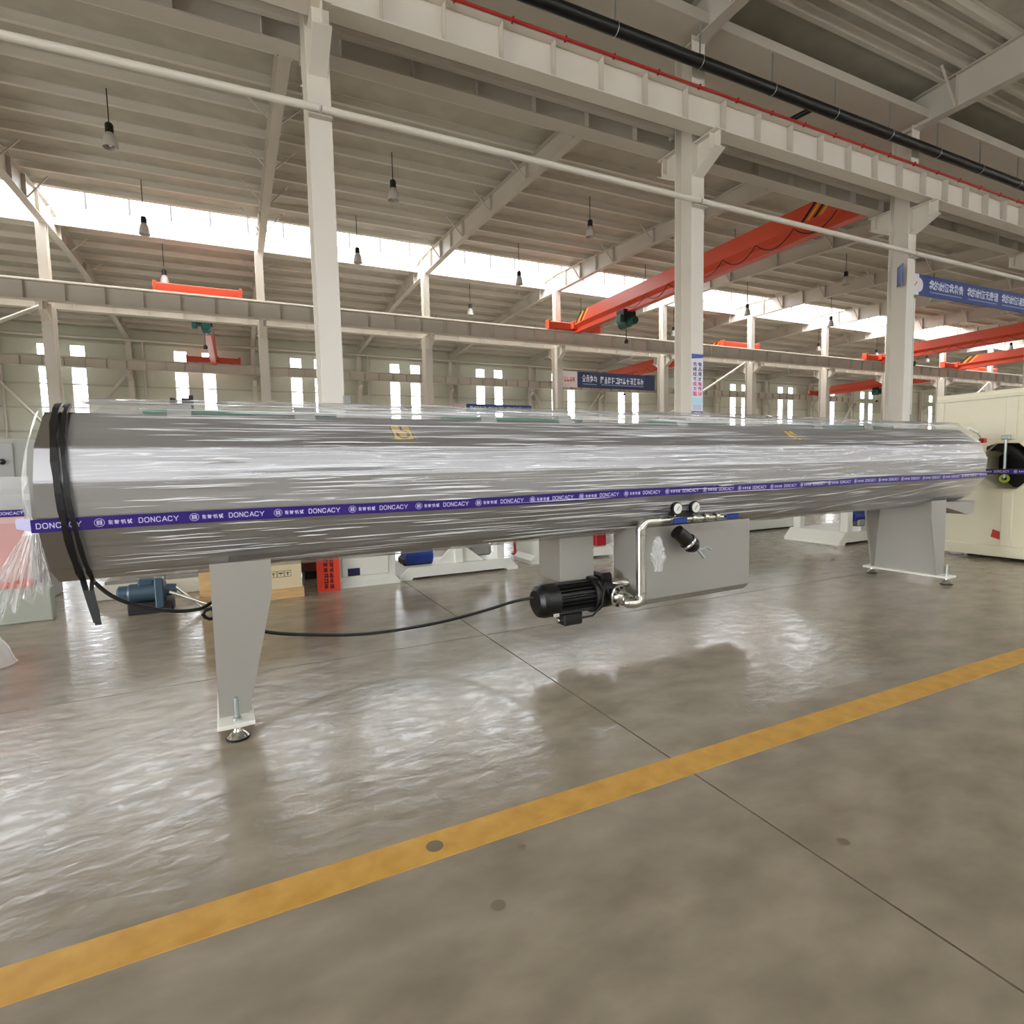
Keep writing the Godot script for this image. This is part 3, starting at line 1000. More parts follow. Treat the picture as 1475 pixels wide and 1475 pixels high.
func build_signs() -> void:
	var blue := Color(0.13, 0.22, 0.50)
	var bn := panel("slogan_banner", "long blue banner with white slogan lettering stretched between near columns", "banner", P(16.85, 5.93, 9.42), P(23.6, 6.0, 9.42), 0.56, banner_texture([["我", "的", "岗", "位", "我", "负", "责"], ["我", "的", "岗", "位", "无", "差", "错"], ["我", "的", "岗", "位", "请", "放", "心"]], 0, blue, true))
	cords(bn, [[P(16.86, 6.47, 9.43), P(16.57, 6.5, 9.3)], [P(16.86, 5.95, 9.43), P(16.57, 5.95, 9.3)], [P(23.59, 6.54, 9.43), P(23.73, 6.56, 9.3)], [P(23.59, 6.02, 9.43), P(23.73, 6.0, 9.3)]])
	bn = panel("slogan_banner", "dark blue banner with a pale end hung between ridge columns below the dull red crane", "banner", P(16.65, 5.93, 28.0), P(23.5, 5.95, 28.0), 0.9, banner_texture([["全", "员", "参", "与"], ["?", "?", "?", "?", "?", "?", "?", "?", "?", "?", "?", "?"]], 12, Color(0.13, 0.18, 0.33), false))
	cords(bn, [[P(16.66, 6.8, 28.0), P(16.45, 6.85, 27.88)], [P(23.49, 6.83, 28.0), P(23.66, 6.85, 27.88)]])
	bn = panel("slogan_banner", "small blue banner low before the back wall windows, showing just over the tank", "banner", P(15.86, 6.0, 43.8), P(23.2, 6.0, 43.8), 0.68, banner_texture([["?", "?", "?", "?", "?"], ["?", "?", "?", "?", "?"], ["?", "?", "?", "?", "?"]], 12, Color(0.20, 0.30, 0.58), false))
	cords(bn, [[P(15.87, 6.66, 43.8), P(16.3, 6.9, 45.28)], [P(23.19, 6.66, 43.8), P(23.8, 6.9, 45.28)]])
	var o := thing("slogan_poster", "tall narrow white poster of dark and red slogan characters on the steel column", "poster", P(8.9, 2.52, 9.24))
	part("backing", boxed(P(-0.16, 0, 0), P(0.16, 1.26, 0.008)), M.dial, o)
	var b := MB.new()
	b.quad(P(-0.16, 1.26, -0.002), P(0.16, 1.26, -0.002), P(0.16, 0, -0.002), P(-0.16, 0, -0.002), Vector3(0, 0, 1))
	part("print", b, textured(column_sign_texture(), 0.4), o)
	b = MB.new()
	b.bar(P(15.98, 6.32, 9.22), P(16.23, 6.32, 9.5), 0.02, 0.52, Vector3.UP, 0.004)
	solo("blue_board", b, mat(Color(0.16, 0.30, 0.58), 0.45), "small plain blue board fixed to the steel column beside the banner", "board")
	o = thing("junction_box", "small grey junction box low on the blue board column with conduit", "box", P(16.62, 2.35, 9.3))
	part("enclosure", boxed(P(-0.05, 0, -0.1), P(0.06, 0.32, 0.02), 0.01), M.panel_grey, o)
	b = MB.new()
	b.tube([P(0, 0.32, -0.04), P(0, 3.4, -0.04)], 0.02, 8)
	part("conduit", b, M.white_paint, o)
	part("strap", boxed(P(-0.42, 0.08, -0.07), P(0.06, 0.10, -0.06)), M.panel_grey, o)
	solo("cable_box", boxed(P(1.55, 2.52, 9.2), P(1.66, 2.66, 9.26), 0.008), M.panel_grey, "little grey box on the column nearest the strapped end", "box")

# ---------------------------------------------------------------- the tank
const TANK_O := Vector3(-0.9, 0, -3.89)
const TANK_TURN := 0.0288
const TANK_Y := 1.385
const TANK_R := 0.475
const TANK_LEN := 9.1
const BENDS := [72.0, 33.0, 10.5, -18.0, -50.5, -73.0, -107.0, -130.0, -162.0, 169.0, 147.0, 108.0]

func bend_point(deg: float, r: float) -> Vector2:   # (q, y): q is away from the camera
	return Vector2(-cos(deg_to_rad(deg)) * r, TANK_Y + sin(deg_to_rad(deg)) * r)

func tank_shell(parent: Node3D) -> void:
	var pts := []
	for a in BENDS:
		pts.append(bend_point(a, TANK_R))
	var k := pts.size()
	var flat := []       # rounded outline, with its outward normals
	var nr := []
	for i in k:
		var p: Vector2 = pts[i]
		var before: Vector2 = (pts[(i + k - 1) % k] - p).normalized()
		var after: Vector2 = (pts[(i + 1) % k] - p).normalized()
		var n0 := Vector2(-before.y, before.x)
		var n1 := Vector2(after.y, -after.x)
		var mid := p - Vector2(0, TANK_Y)
		if n0.dot(mid) < 0: n0 = -n0
		if n1.dot(mid) < 0: n1 = -n1
		flat.append(p + before * 0.012); nr.append(n0)
		flat.append(p + (before + after) * 0.003); nr.append((n0 + n1).normalized())
		flat.append(p + after * 0.012); nr.append(n1)
	var b := MB.new()
	var xs := [0.0, 0.03, TANK_LEN]
	for j in 2:
		for i in flat.size():
			var i2: int = (i + 1) % flat.size()
			var a: Vector2 = flat[i]
			var c: Vector2 = flat[i2]
			var na := Vector3(0, nr[i].y, -nr[i].x)
			var nc := Vector3(0, nr[i2].y, -nr[i2].x)
			b.quadn(L(xs[j], a.y, a.x), L(xs[j], c.y, c.x), L(xs[j + 1], c.y, c.x), L(xs[j + 1], a.y, a.x), na, nc, nc, na)
	for e in [[0.0, -1.0], [TANK_LEN, 1.0]]:
		for i in flat.size():
			var i2: int = (i + 1) % flat.size()
			b.tri(L(e[0], TANK_Y, 0), L(e[0], flat[i].y, flat[i].x), L(e[0], flat[i2].y, flat[i2].x), Vector3(e[1], 0, 0), Vector3(e[1], 0, 0), Vector3(e[1], 0, 0))
	part("shell", b, M.stainless, parent)

func foot(parent: Node3D, s: float, q: float) -> void:
	var f := part("levelling_foot", _foot_pad(), M.chrome, parent, L(s, 0, q))
	var b := MB.new()
	b.tube([Vector3(0, 0.03, 0), Vector3(0, 0.235, 0)], 0.012, 10)
	part("bolt", b, M.zinc, f)
	b = MB.new()
	b.lathe([[0.0, 0.105], [0.026, 0.105], [0.026, 0.123], [0.02, 0.128], [0.0, 0.128]], Vector3.ZERO, Vector3.UP, 6)
	part("nut", b, M.zinc, f)
	b = MB.new()
	b.lathe([[0.058, 0.0], [0.064, 0.003], [0.064, 0.012], [0.058, 0.014]], Vector3.ZERO, Vector3.UP, 24)
	part("rubber_ring", b, M.rubber, f)

func _foot_pad() -> MB:
	var b := MB.new()
	b.lathe([[0.0, 0.002], [0.058, 0.002], [0.06, 0.012], [0.045, 0.028], [0.026, 0.045], [0.02, 0.06], [0.018, 0.08], [0.0, 0.08]], Vector3.ZERO, Vector3.UP, 24)
	return b

func leg_frame(parent: Node3D, s: float, dir: float) -> void:
	# two folded side plates, a web between them and a foot bar; dir says which way the plates taper
	var plate := PackedVector2Array([Vector2(0, 0.10), Vector2(0.155, 0.10), Vector2(0.315, 0.80), Vector2(0.315, 0.99), Vector2(0.0, 0.99)])
	for q in [-0.38, 0.36]:
		var b := MB.new()
		b.prism(plate, L(s, 0, q), Vector3(dir, 0, 0), Vector3.UP, Vector3(0, 0, -0.02))
		part("leg", b, M.leg_steel, parent)
	var b2 := MB.new()
	b2.prism(PackedVector2Array([Vector2(-0.36, 0.10), Vector2(0.36, 0.10), Vector2(0.3, 0.96), Vector2(-0.3, 0.96)]), Vector3(s + dir * 0.10, 0, 0), Vector3(0, 0, -1), Vector3.UP, Vector3(0.012 * dir, 0, 0))
	part("leg_web", b2, M.leg_steel, parent)
	var bar := MB.new()
	var s0 := s - dir * 0.01
	bar.box(L(s0, 0.08, -0.51), L(s0 + dir * 0.19, 0.105, 0.47), 0.004)
	part("foot_bar", bar, M.machine_white, parent)
	foot(parent, s + dir * 0.09, -0.455)
	foot(parent, s + dir * 0.09, 0.40)

func flange_ring(o: Vector3, axis: Vector3, r: float, w: float) -> MB:
	var b := MB.new()
	b.lathe([[0.0, 0.0], [r - 0.006, 0.0], [r, 0.006], [r, w - 0.006], [r - 0.006, w], [0.0, w]], o, axis, 28)
	return b

func build_pump(t: Node3D) -> void:
	# finned black motor lying along the tank, pump head and its pipework
	var c := L(2.94, 0.43, -0.12)
	var body := MB.new()
	var fins := 22
	var rings := []
	for x in [0.17, 0.50]:
		var r := PackedVector3Array()
		for i in fins * 4:
			var a := TAU * i / (fins * 4)
			var rr := 0.13 if (i % 4) < 2 else 0.104
			r.append(c + Vector3(x, cos(a) * rr, sin(a) * rr))
		rings.append(r)
	body.loft(rings)
	var m := part("pump_motor", body, M.black, t)
	var b := MB.new()
	b.lathe([[0.0, 0.0], [0.09, 0.0], [0.125, 0.025], [0.135, 0.06], [0.135, 0.17], [0.0, 0.17]], c, Vector3.RIGHT, 28)
	part("fan_cover", b, M.black, m)
	b = MB.new()
	b.lathe([[0.0, 0.5], [0.14, 0.5], [0.15, 0.51], [0.15, 0.56], [0.12, 0.58], [0.12, 0.63], [0.0, 0.63]], c, Vector3.RIGHT, 28)
	part("end_bell", b, M.black, m)
	part("terminal_box", boxed(c + Vector3(0.22, -0.215, -0.06), c + Vector3(0.40, -0.11, 0.08), 0.014), M.black, m)
	b = MB.new()
	b.lathe([[0.0, 0.0], [0.018, 0.0], [0.018, 0.03], [0.0, 0.03]], c + Vector3(0.19, -0.17, 0.02), Vector3.RIGHT, 10)
	part("cable_gland", b, M.chrome, m)
	b = MB.new()
	b.tube([c + Vector3(0.40, -0.17, 0.05), c + Vector3(0.47, -0.15, 0.11), c + Vector3(0.54, -0.06, 0.15), c + Vector3(0.56, 0.05, 0.15), c + Vector3(0.52, 0.13, 0.12)], 0.009, 8)
	part("motor_lead", b, M.rubber, m)
	part("rating_plate", boxed(c + Vector3(0.1, -0.115, 0.085), c + Vector3(0.155, -0.085, 0.11), 0.002), M.bright_steel, m)
	var head := MB.new()
	head.lathe([[0.0, 0.62], [0.12, 0.62], [0.125, 0.63], [0.125, 0.69], [0.115, 0.70], [0.0, 0.70]], c, Vector3.RIGHT, 28)
	var h := part("pump_head", head, M.black, t)
	part("pump_neck", boxed(c + Vector3(0.6, 0.02, -0.1), c + Vector3(0.72, 0.17, 0.06), 0.02), M.black, h)
	var ax := Vector3(0.25, 0.0, 0.97).normalized()
	var fo := c + Vector3(0.69, -0.01, 0.15)
	var fr := part("pipe_flange", flange_ring(fo, ax, 0.095, 0.022), M.bright_steel, t)
	for k in 8:
		var a := TAU * (k + 0.5) / 8
		b = MB.new()
		b.lathe([[0.0, 0.0], [0.011, 0.0], [0.011, 0.012], [0.0, 0.012]], fo + ax * 0.022 + (Vector3.UP * cos(a) + ax.cross(Vector3.UP) * sin(a)) * 0.075, ax, 6)
		part("bolt", b, M.dark, fr)
	b = MB.new()
	b.tube([fo - ax * 0.12, fo], 0.055, 16)
	part("outlet_neck", b, M.black, fr)
	b = MB.new()
	b.lathe([[0.068, 0.022], [0.062, 0.05], [0.043, 0.085], [0.041, 0.11]], fo, ax, 24)
	part("reducer", b, M.bright_steel, fr)
	# riser: out of the pump, round to the right, elbow up, elbow along to the valves
	var e1 := L(3.725, 0.385, -0.45)
	var p0 := fo + ax * 0.09
	var cv := Curve3D.new()
	cv.add_point(p0, Vector3.ZERO, ax * 0.06)
	cv.add_point(Vector3(e1.x - 0.10, 0.395, e1.z - 0.02), Vector3(-0.04, 0.0, -0.02), Vector3(0.03, 0, 0.01))
	cv.bake_interval = 0.02
	var path := Array(cv.get_baked_points())
	for k in 7:
		var a := PI / 2 * k / 6
		path.append(Vector3(e1.x - 0.065 + 0.065 * sin(a), 0.395 + 0.065 * (1 - cos(a)), e1.z))
	path.append(Vector3(e1.x, 0.75, e1.z))
	for k in 7:
		var a := PI / 2 * k / 6
		path.append(Vector3(e1.x + 0.07 * (1 - cos(a)), 0.965 + 0.07 * sin(a), e1.z))
	path.append(Vector3(3.9, 1.035, e1.z))
	b = MB.new()
	b.tube(path, 0.041, 18)
	var riser := part("riser_pipe", b, M.bright_steel, t)
	for y in [0.47, 0.93]:
		b = MB.new()
		b.lathe([[0.041, 0.0], [0.0435, 0.002], [0.0435, 0.006], [0.041, 0.008]], Vector3(e1.x, y, e1.z), Vector3.UP, 18)
		part("weld_bead", b, M.bright_steel, riser)
	part("regulator_plate", boxed(L(4.05, 1.045, -0.425), L(4.33, 1.10, -0.405), 0.006), M.black, t)
	# second stub and its elbow between pump and box
	b = MB.new()
	b.tube([c + Vector3(0.70, 0.075, 0.05), c + Vector3(0.97, 0.075, 0.12)], 0.04, 16)
	part("suction_pipe", b, M.bright_steel, t)
	# valve line
	b = MB.new()
	b.tube([L(3.88, 1.035, -0.43), L(4.75, 1.02, -0.43)], 0.022, 14)
	var vl := part("valve_line", b, M.bright_steel, t)
	for x in [3.9, 4.05, 4.28, 4.42, 4.55]:
		b = MB.new()
		b.lathe([[0.022, 0.0], [0.036, 0.0], [0.038, 0.012], [0.038, 0.035], [0.022, 0.04]], L(x, 1.032, -0.43), Vector3.RIGHT, 8)
		part("union_nut", b, M.bright_steel, vl)
	for x in [[4.05, 4.2, 0.03], [4.66, 4.80, 0.026]]:
		b = MB.new()
		b.box(L(x[0], 1.03 - x[2], -0.475), L(x[1], 1.03 + x[2] * 0.6, -0.455), 0.006)
		part("valve_handle", b, M.blue, vl)
	for x in [4.09, 4.29]:
		b = MB.new()
		b.lathe([[0.0, 0.0], [0.05, 0.0], [0.052, 0.006], [0.052, 0.03], [0.045, 0.035], [0.0, 0.035]], L(x, 1.125, -0.44), Vector3(0, 0, 1), 24)
		var g := part("pressure_gauge", b, M.black, t)
		b = MB.new()
		b.lathe([[0.043, 0.0], [0.0, 0.002]], L(x, 1.125, -0.476), Vector3(0, 0, 1), 24)
		part("dial", b, M.dial, g)
		b = MB.new()
		b.bar(L(x - 0.015, 1.11, -0.479), L(x + 0.012, 1.142, -0.479), 0.004, 0.002, Vector3(0, 0, 1))
		part("needle", b, M.black, g)
		b = MB.new()
		b.tube([L(x, 1.075, -0.45), L(x, 1.03, -0.43)], 0.009, 8)
		part("gauge_stem", b, M.bright_steel, g)
	# black strainer with its drain lever
	b = MB.new()
	b.lathe([[0.0, 0.0], [0.06, 0.0], [0.062, 0.13], [0.07, 0.14], [0.07, 0.2], [0.045, 0.24], [0.0, 0.25]], L(4.13, 0.93, -0.42), Vector3(0.75, -0.62, 0.1), 22)
	var st := part("strainer", b, M.black, t)
	b = MB.new()
	b.lathe([[0.071, 0.135], [0.075, 0.14], [0.075, 0.155], [0.071, 0.16]], L(4.13, 0.93, -0.42), Vector3(0.75, -0.62, 0.1), 22)
	part("clamp_ring", b, M.chrome, st)
	b = MB.new()
	b.tube([L(4.31, 0.79, -0.45), L(4.40, 0.69, -0.46)], 0.012, 8)
	part("drain_cock", b, M.zinc, st)
	b = MB.new()
	b.tube([L(4.34, 0.765, -0.46), L(4.42, 0.78, -0.47), L(4.47, 0.755, -0.47)], 0.008, 6)
	part("drain_lever", b, M.zinc, st)

func build_tank() -> void:
	var t := thing("vacuum_tank", "long wrapped stainless steel tank on two legs across the middle of the hall", "tank", TANK_O, TANK_TURN)
	tank_shell(t)
	leg_frame(t, 0.715, 1.0)
	leg_frame(t, 8.40, -1.0)
	# tray at the far end
	var b := MB.new()
	b.prism(PackedVector2Array([Vector2(8.3, 0.96), Vector2(9.15, 0.94), Vector2(9.15, 0.80), Vector2(9.0, 0.78), Vector2(8.3, 0.93)]), L(0, 0, -0.34), Vector3.RIGHT, Vector3.UP, Vector3(0, 0, -0.7))
	part("drip_tray", b, M.leg_steel, t)
	# square sump and the large water box under the shell
	part("sump_box", boxed(L(3.19, 0.555, -0.1), L(3.52, 0.97, 0.24), 0.004), M.leg_steel, t)
	b = MB.new()
	b.prism(PackedVector2Array([Vector2(-0.32, 0.97), Vector2(-0.32, 0.365), Vector2(-0.26, 0.305), Vector2(-0.06, 0.305), Vector2(-0.03, 0.365), Vector2(-0.03, 0.97)]), L(3.78, 0, 0), Vector3(0, 0, -1), Vector3.UP, Vector3(1.34, 0, 0))
	part("water_box", b, M.leg_steel, t)
	b = MB.new()
	b.tube([L(5.10, 0.81, -0.2), L(5.19, 0.81, -0.2)], 0.04, 16)
	part("drain_stub", b, M.bright_steel, t)
	build_pump(t)
	# lids with green seals, clamps
	for e in [[0.42, 1.5], [2.2, 3.42], [4.1, 5.05], [5.72, 7.75]]:
		var lid := part("lid", boxed(L(e[0], 1.862, -0.12), L(e[1], 1.876, 0.14), 0.003), M.lid_glass, t)
		part("lid_seal", boxed(L(e[0] + 0.01, 1.84, -0.125), L(e[1] - 0.01, 1.861, -0.10), 0.003), M.green, lid)
		part("lid_seal", boxed(L(e[0] + 0.01, 1.84, 0.12), L(e[1] - 0.01, 1.861, 0.145), 0.003), M.green, lid)
	for s in [0.61, 1.29, 2.56, 3.22, 4.44, 6.31, 7.2]:
		b = MB.new()
		b.prism(PackedVector2Array([Vector2(-0.18, 1.80), Vector2(-0.165, 1.80), Vector2(-0.13, 1.878), Vector2(-0.05, 1.878), Vector2(-0.05, 1.89), Vector2(-0.14, 1.89), Vector2(-0.185, 1.80)]), L(s - 0.06, 0, 0), Vector3(0, 0, -1), Vector3.UP, Vector3(0.12, 0, 0))
		part("lid_clamp", b, M.panel_grey, t)
	for s in [1.91, 5.62]:
		b = MB.new()
		var out := PackedVector2Array([Vector2(-0.15, 1.78), Vector2(0.15, 1.78), Vector2(0.06, 1.915)])
		for k in 7:
			var a := lerpf(0.35, PI - 0.35, k / 6.0)
			out.append(Vector2(cos(a) * 0.062, 1.895 + sin(a) * 0.045))
		out.append(Vector2(-0.06, 1.915))
		# eye cut through the plate: a narrow slit joins the hole to the edge
		var top := out.slice(0, out.size())
		var ring := PackedVector2Array()
		for i in top.size():
			ring.append(top[i])
			if i == 6:
				for k in 17:
					var a := PI / 2 - TAU * k / 16.0
					ring.append(Vector2(cos(a) * 0.031 + (0.0004 if k == 16 else -0.0004 if k == 0 else 0.0), 1.882 + sin(a) * 0.031))
				ring.append(top[i] + Vector2(-0.0006, 0))
		b.prism(ring, L(s, 0, -0.1), Vector3.RIGHT, Vector3.UP, Vector3(0, 0, -0.016))
		part("lifting_lug", b, M.leg_steel, t)
	# yellow lifting stickers on the upper bevel
	var hook := textured(hook_texture(), 0.4)
	for s in [1.80, 5.68]:
		var p0 := bend_point(72.0, TANK_R + 0.002)
		var p1 := bend_point(33.0, TANK_R + 0.002)
		var a := p1.lerp(p0, 0.74)
		var c := p1.lerp(p0, 0.18)
		var dir := (p0 - p1).normalized()
		var nn := Vector3(0, dir.x, dir.y).normalized()
		b = MB.new()
		b.quad(L(s, a.y, a.x), L(s + 0.145, a.y, a.x), L(s + 0.145, c.y, c.x), L(s, c.y, c.x), nn)
		part("lifting_sticker", b, hook, t)
	# black fitting standing on the lid
	b = MB.new()
	b.prism(PackedVector2Array([Vector2(0.56, 1.88), Vector2(0.68, 1.88), Vector2(0.68, 1.965), Vector2(0.655, 1.965), Vector2(0.655, 1.945), Vector2(0.62, 1.945), Vector2(0.62, 1.915), Vector2(0.585, 1.915), Vector2(0.585, 1.945), Vector2(0.56, 1.945)]), L(0, 0, 0.0), Vector3.RIGHT, Vector3.UP, Vector3(0, 0, -0.06))
	part("top_bracket", b, M.dark, t)
	# end lever
	b = MB.new()
	b.tube([L(9.02, 1.84, -0.3), L(9.22, 1.79, -0.3)], 0.016, 10)
	var lv := part("end_lever", b, M.dial, t)
	b = MB.new()
	b.tube([L(9.22, 1.79, -0.3), L(9.36, 1.70, -0.3)], 0.006, 8)
	part("lever_rod", b, M.zinc, lv)
	part("lever_knob", boxed(L(9.33, 1.66, -0.33), L(9.42, 1.72, -0.27), 0.01), M.pipe_red, lv)

func film_outline(deg: float) -> Vector2:
	# a point just outside the wrapped outline, in the direction deg round the tank's axis
	var dir := Vector2(-cos(deg_to_rad(deg)), sin(deg_to_rad(deg)))
	for i in BENDS.size():
		var a := bend_point(BENDS[i], TANK_R + 0.034) - Vector2(0, TANK_Y)
		var c := bend_point(BENDS[(i + 1) % BENDS.size()], TANK_R + 0.034) - Vector2(0, TANK_Y)
		var hit = Geometry2D.segment_intersects_segment(Vector2.ZERO, dir * 2.0, a, c)
		if hit != null:
			return Vector2(hit.x, hit.y + TANK_Y)
	return dir * TANK_R + Vector2(0, TANK_Y)

func build_film() -> void:
	var f := FastNoiseLite.new()
	f.seed = 9
	f.frequency = 1.0
	f.fractal_octaves = 3
	var g := FastNoiseLite.new()
	g.seed = 31
	g.frequency = 1.0
	g.fractal_octaves = 2
	# outline of the wrap: polygon with the lids added
	var poly := PackedVector2Array()
	for a in BENDS:
		poly.append(bend_point(a, TANK_R + 0.010))
	poly.append(Vector2(-0.16, 1.905))
	poly.append(Vector2(0.16, 1.905))
	poly = Geometry2D.convex_hull(poly)
	var len := 0.0
	for i in poly.size() - 1:
		len += poly[i].distance_to(poly[i + 1])
	var around := 300
	var ring := []
	for j in around:
		var want := len * j / around
		for i in poly.size() - 1:
			var e := poly[i].distance_to(poly[i + 1])
			if want <= e:
				ring.append(poly[i].lerp(poly[i + 1], want / e))
				break
			want -= e
	var along := 150
	var rings := []
	for i in along + 1:
		var s := lerpf(0.13, TANK_LEN - 0.02, float(i) / along)
		var r := PackedVector3Array()
		var skew := smoothstep(4.0, 8.0, s) * 0.9
		for j in around:
			var p: Vector2 = ring[j]
			var out := (p - Vector2(0, TANK_Y)).normalized()
			var u := TAU * j / around
			var k := f.get_noise_3d(cos(u) * 9.0, sin(u) * 9.0 + skew * s * 0.35, s * 0.55) * 0.009 + g.get_noise_3d(cos(u) * 26.0, sin(u) * 26.0 + skew * s * 1.1, s * 0.9) * 0.006
			var up := 0.0
			if p.y > 1.85:
				up = 0.02 * sin(clampf((s - 0.1) / 9.0, 0.0, 1.0) * PI) + k
			p += out * (k + 0.006)
			r.append(L(s, p.y + up, p.x))
		rings.append(r)
	var b := MB.new()
	b.loft(rings, false, true)
	solo("stretch_wrap", b, M.film, "clear stretch film wrapped in long creases round the steel tank", "plastic film", TANK_O, TANK_TURN)
	# creases along the wrap, skylight glints painted on them as near-opaque white strips
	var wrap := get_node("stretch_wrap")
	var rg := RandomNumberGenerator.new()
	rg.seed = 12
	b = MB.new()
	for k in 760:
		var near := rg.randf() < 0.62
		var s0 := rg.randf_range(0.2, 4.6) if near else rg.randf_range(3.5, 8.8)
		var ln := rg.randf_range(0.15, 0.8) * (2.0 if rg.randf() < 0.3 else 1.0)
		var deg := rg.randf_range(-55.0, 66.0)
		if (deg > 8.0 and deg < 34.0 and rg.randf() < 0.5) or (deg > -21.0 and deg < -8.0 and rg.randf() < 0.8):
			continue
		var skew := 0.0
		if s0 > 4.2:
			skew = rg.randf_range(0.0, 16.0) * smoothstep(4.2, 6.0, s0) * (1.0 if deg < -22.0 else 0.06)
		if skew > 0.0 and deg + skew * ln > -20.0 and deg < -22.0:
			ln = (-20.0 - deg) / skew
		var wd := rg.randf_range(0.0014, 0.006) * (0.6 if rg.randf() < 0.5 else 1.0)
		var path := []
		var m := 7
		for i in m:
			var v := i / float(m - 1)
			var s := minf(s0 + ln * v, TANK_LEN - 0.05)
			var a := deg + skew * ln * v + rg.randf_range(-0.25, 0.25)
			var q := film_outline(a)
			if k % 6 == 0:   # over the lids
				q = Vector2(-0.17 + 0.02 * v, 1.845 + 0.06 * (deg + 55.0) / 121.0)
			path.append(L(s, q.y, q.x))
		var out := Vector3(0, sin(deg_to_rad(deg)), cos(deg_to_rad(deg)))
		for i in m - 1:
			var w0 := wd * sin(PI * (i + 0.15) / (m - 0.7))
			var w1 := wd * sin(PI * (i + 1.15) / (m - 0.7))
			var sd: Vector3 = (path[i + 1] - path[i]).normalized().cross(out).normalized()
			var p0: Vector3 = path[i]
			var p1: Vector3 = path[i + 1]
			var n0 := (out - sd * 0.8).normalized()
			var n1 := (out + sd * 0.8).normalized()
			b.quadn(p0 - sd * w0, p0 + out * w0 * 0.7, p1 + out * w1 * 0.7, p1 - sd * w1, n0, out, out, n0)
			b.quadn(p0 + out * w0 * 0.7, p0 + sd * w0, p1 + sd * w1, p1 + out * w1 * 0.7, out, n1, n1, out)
	var fold_glints := part("film_glint_creases", b, M.film_fold_glint, wrap)
	fold_glints.set_meta("kind", "stuff")
	# twisted film tail at the strapped end, pleated
	b = MB.new()
	rings = []
	var nu := 90
	var nv := 14
	for w in nv + 1:
		var v := float(w) / nv
		var r := PackedVector3Array()
		for u in nu + 1:
			var x := float(u) / nu
			var top := Vector3(lerpf(-0.075, -0.02, x), 1.24, lerpf(0.33, 0.37, x))
			var bot := L(lerpf(-0.36, 0.02, x), 0.74 + 0.20 * x + 0.03 * sin(x * 40.0), lerpf(-0.30, -0.36, x))
			var p := top.lerp(bot, v)
			var pl := sin(x * 46.0 + 3.0 * f.get_noise_2d(x * 6.0, v * 2.0)) * 0.022 * v + f.get_noise_2d(x * 20.0, v * 3.0) * 0.02 * v
			p += Vector3(0, 0, pl)
			r.append(p)
		rings.append(r)
	for w in nv:
		for u in nu:
			var a: Vector3 = rings[w][u]
			var c: Vector3 = rings[w][u + 1]
			var d: Vector3 = rings[w + 1][u + 1]
			var e: Vector3 = rings[w + 1][u]
			var nn := (c - a).cross(e - a).normalized()
			if nn.z < 0: nn = -nn
			b.quad(a, c, d, e, nn)
	solo("film_tail", b, M.film_thick, "pleated tail of clear film fanning down from the taped tank end", "plastic film", TANK_O, TANK_TURN)
	# film from the top corner down to the knot
	b = MB.new()
	rings = []
	for w in 11:
		var v := w / 10.0
		var r := PackedVector3Array()
		for u in 25:
			var x := u / 24.0
			var p0 := bend_point(72.0 - 62.0 * x, TANK_R + 0.01)
			var top := L(-0.02, p0.y, p0.x)
			var bot := Vector3(lerpf(-0.075, -0.02, x), 1.28, lerpf(0.33, 0.40, x))
			var p := top.lerp(bot, v) + Vector3(-0.03 * sin(v * PI), 0, 0.008 * sin(x * 40.0) * v)
			r.append(p)
		rings.append(r)
	for w in 10:
		for u in 24:
			var a: Vector3 = rings[w][u]
			var nn: Vector3 = (rings[w][u + 1] - a).cross(rings[w + 1][u] - a).normalized()
			b.quad(a, rings[w][u + 1], rings[w + 1][u + 1], rings[w + 1][u], nn)
	solo("film_gusset", b, M.film_thick, "thin film gathered from the tank top corner down to the tape knot", "plastic film", TANK_O, TANK_TURN)
	# small bag tied on the riser pipe
	b = MB.new()
	var sph := []
	for w in 13:
		var v := w / 12.0
		var r := PackedVector3Array()
		for u in 28:
			var a := TAU * u / 28
			var rad := 0.05 * (0.25 + 0.75 * sin(PI * clampf(v, 0.0, 0.8))) * (1.0 + 0.9 * f.get_noise_3d(cos(a) * 3, sin(a) * 3, v * 5.0) + 0.5 * g.get_noise_3d(cos(a) * 9, sin(a) * 9, v * 14.0))
			r.append(Vector3(cos(a) * rad, -v * 0.27, sin(a) * rad * 0.7))
		sph.append(r)
	b.loft(sph, true, true)
	solo("film_bag", b, M.film_bag, "crumpled clear plastic bag tied to the steel riser pipe", "plastic bag", TANK_O + Vector3(3.80, 0.93, 0.47), 0.0)

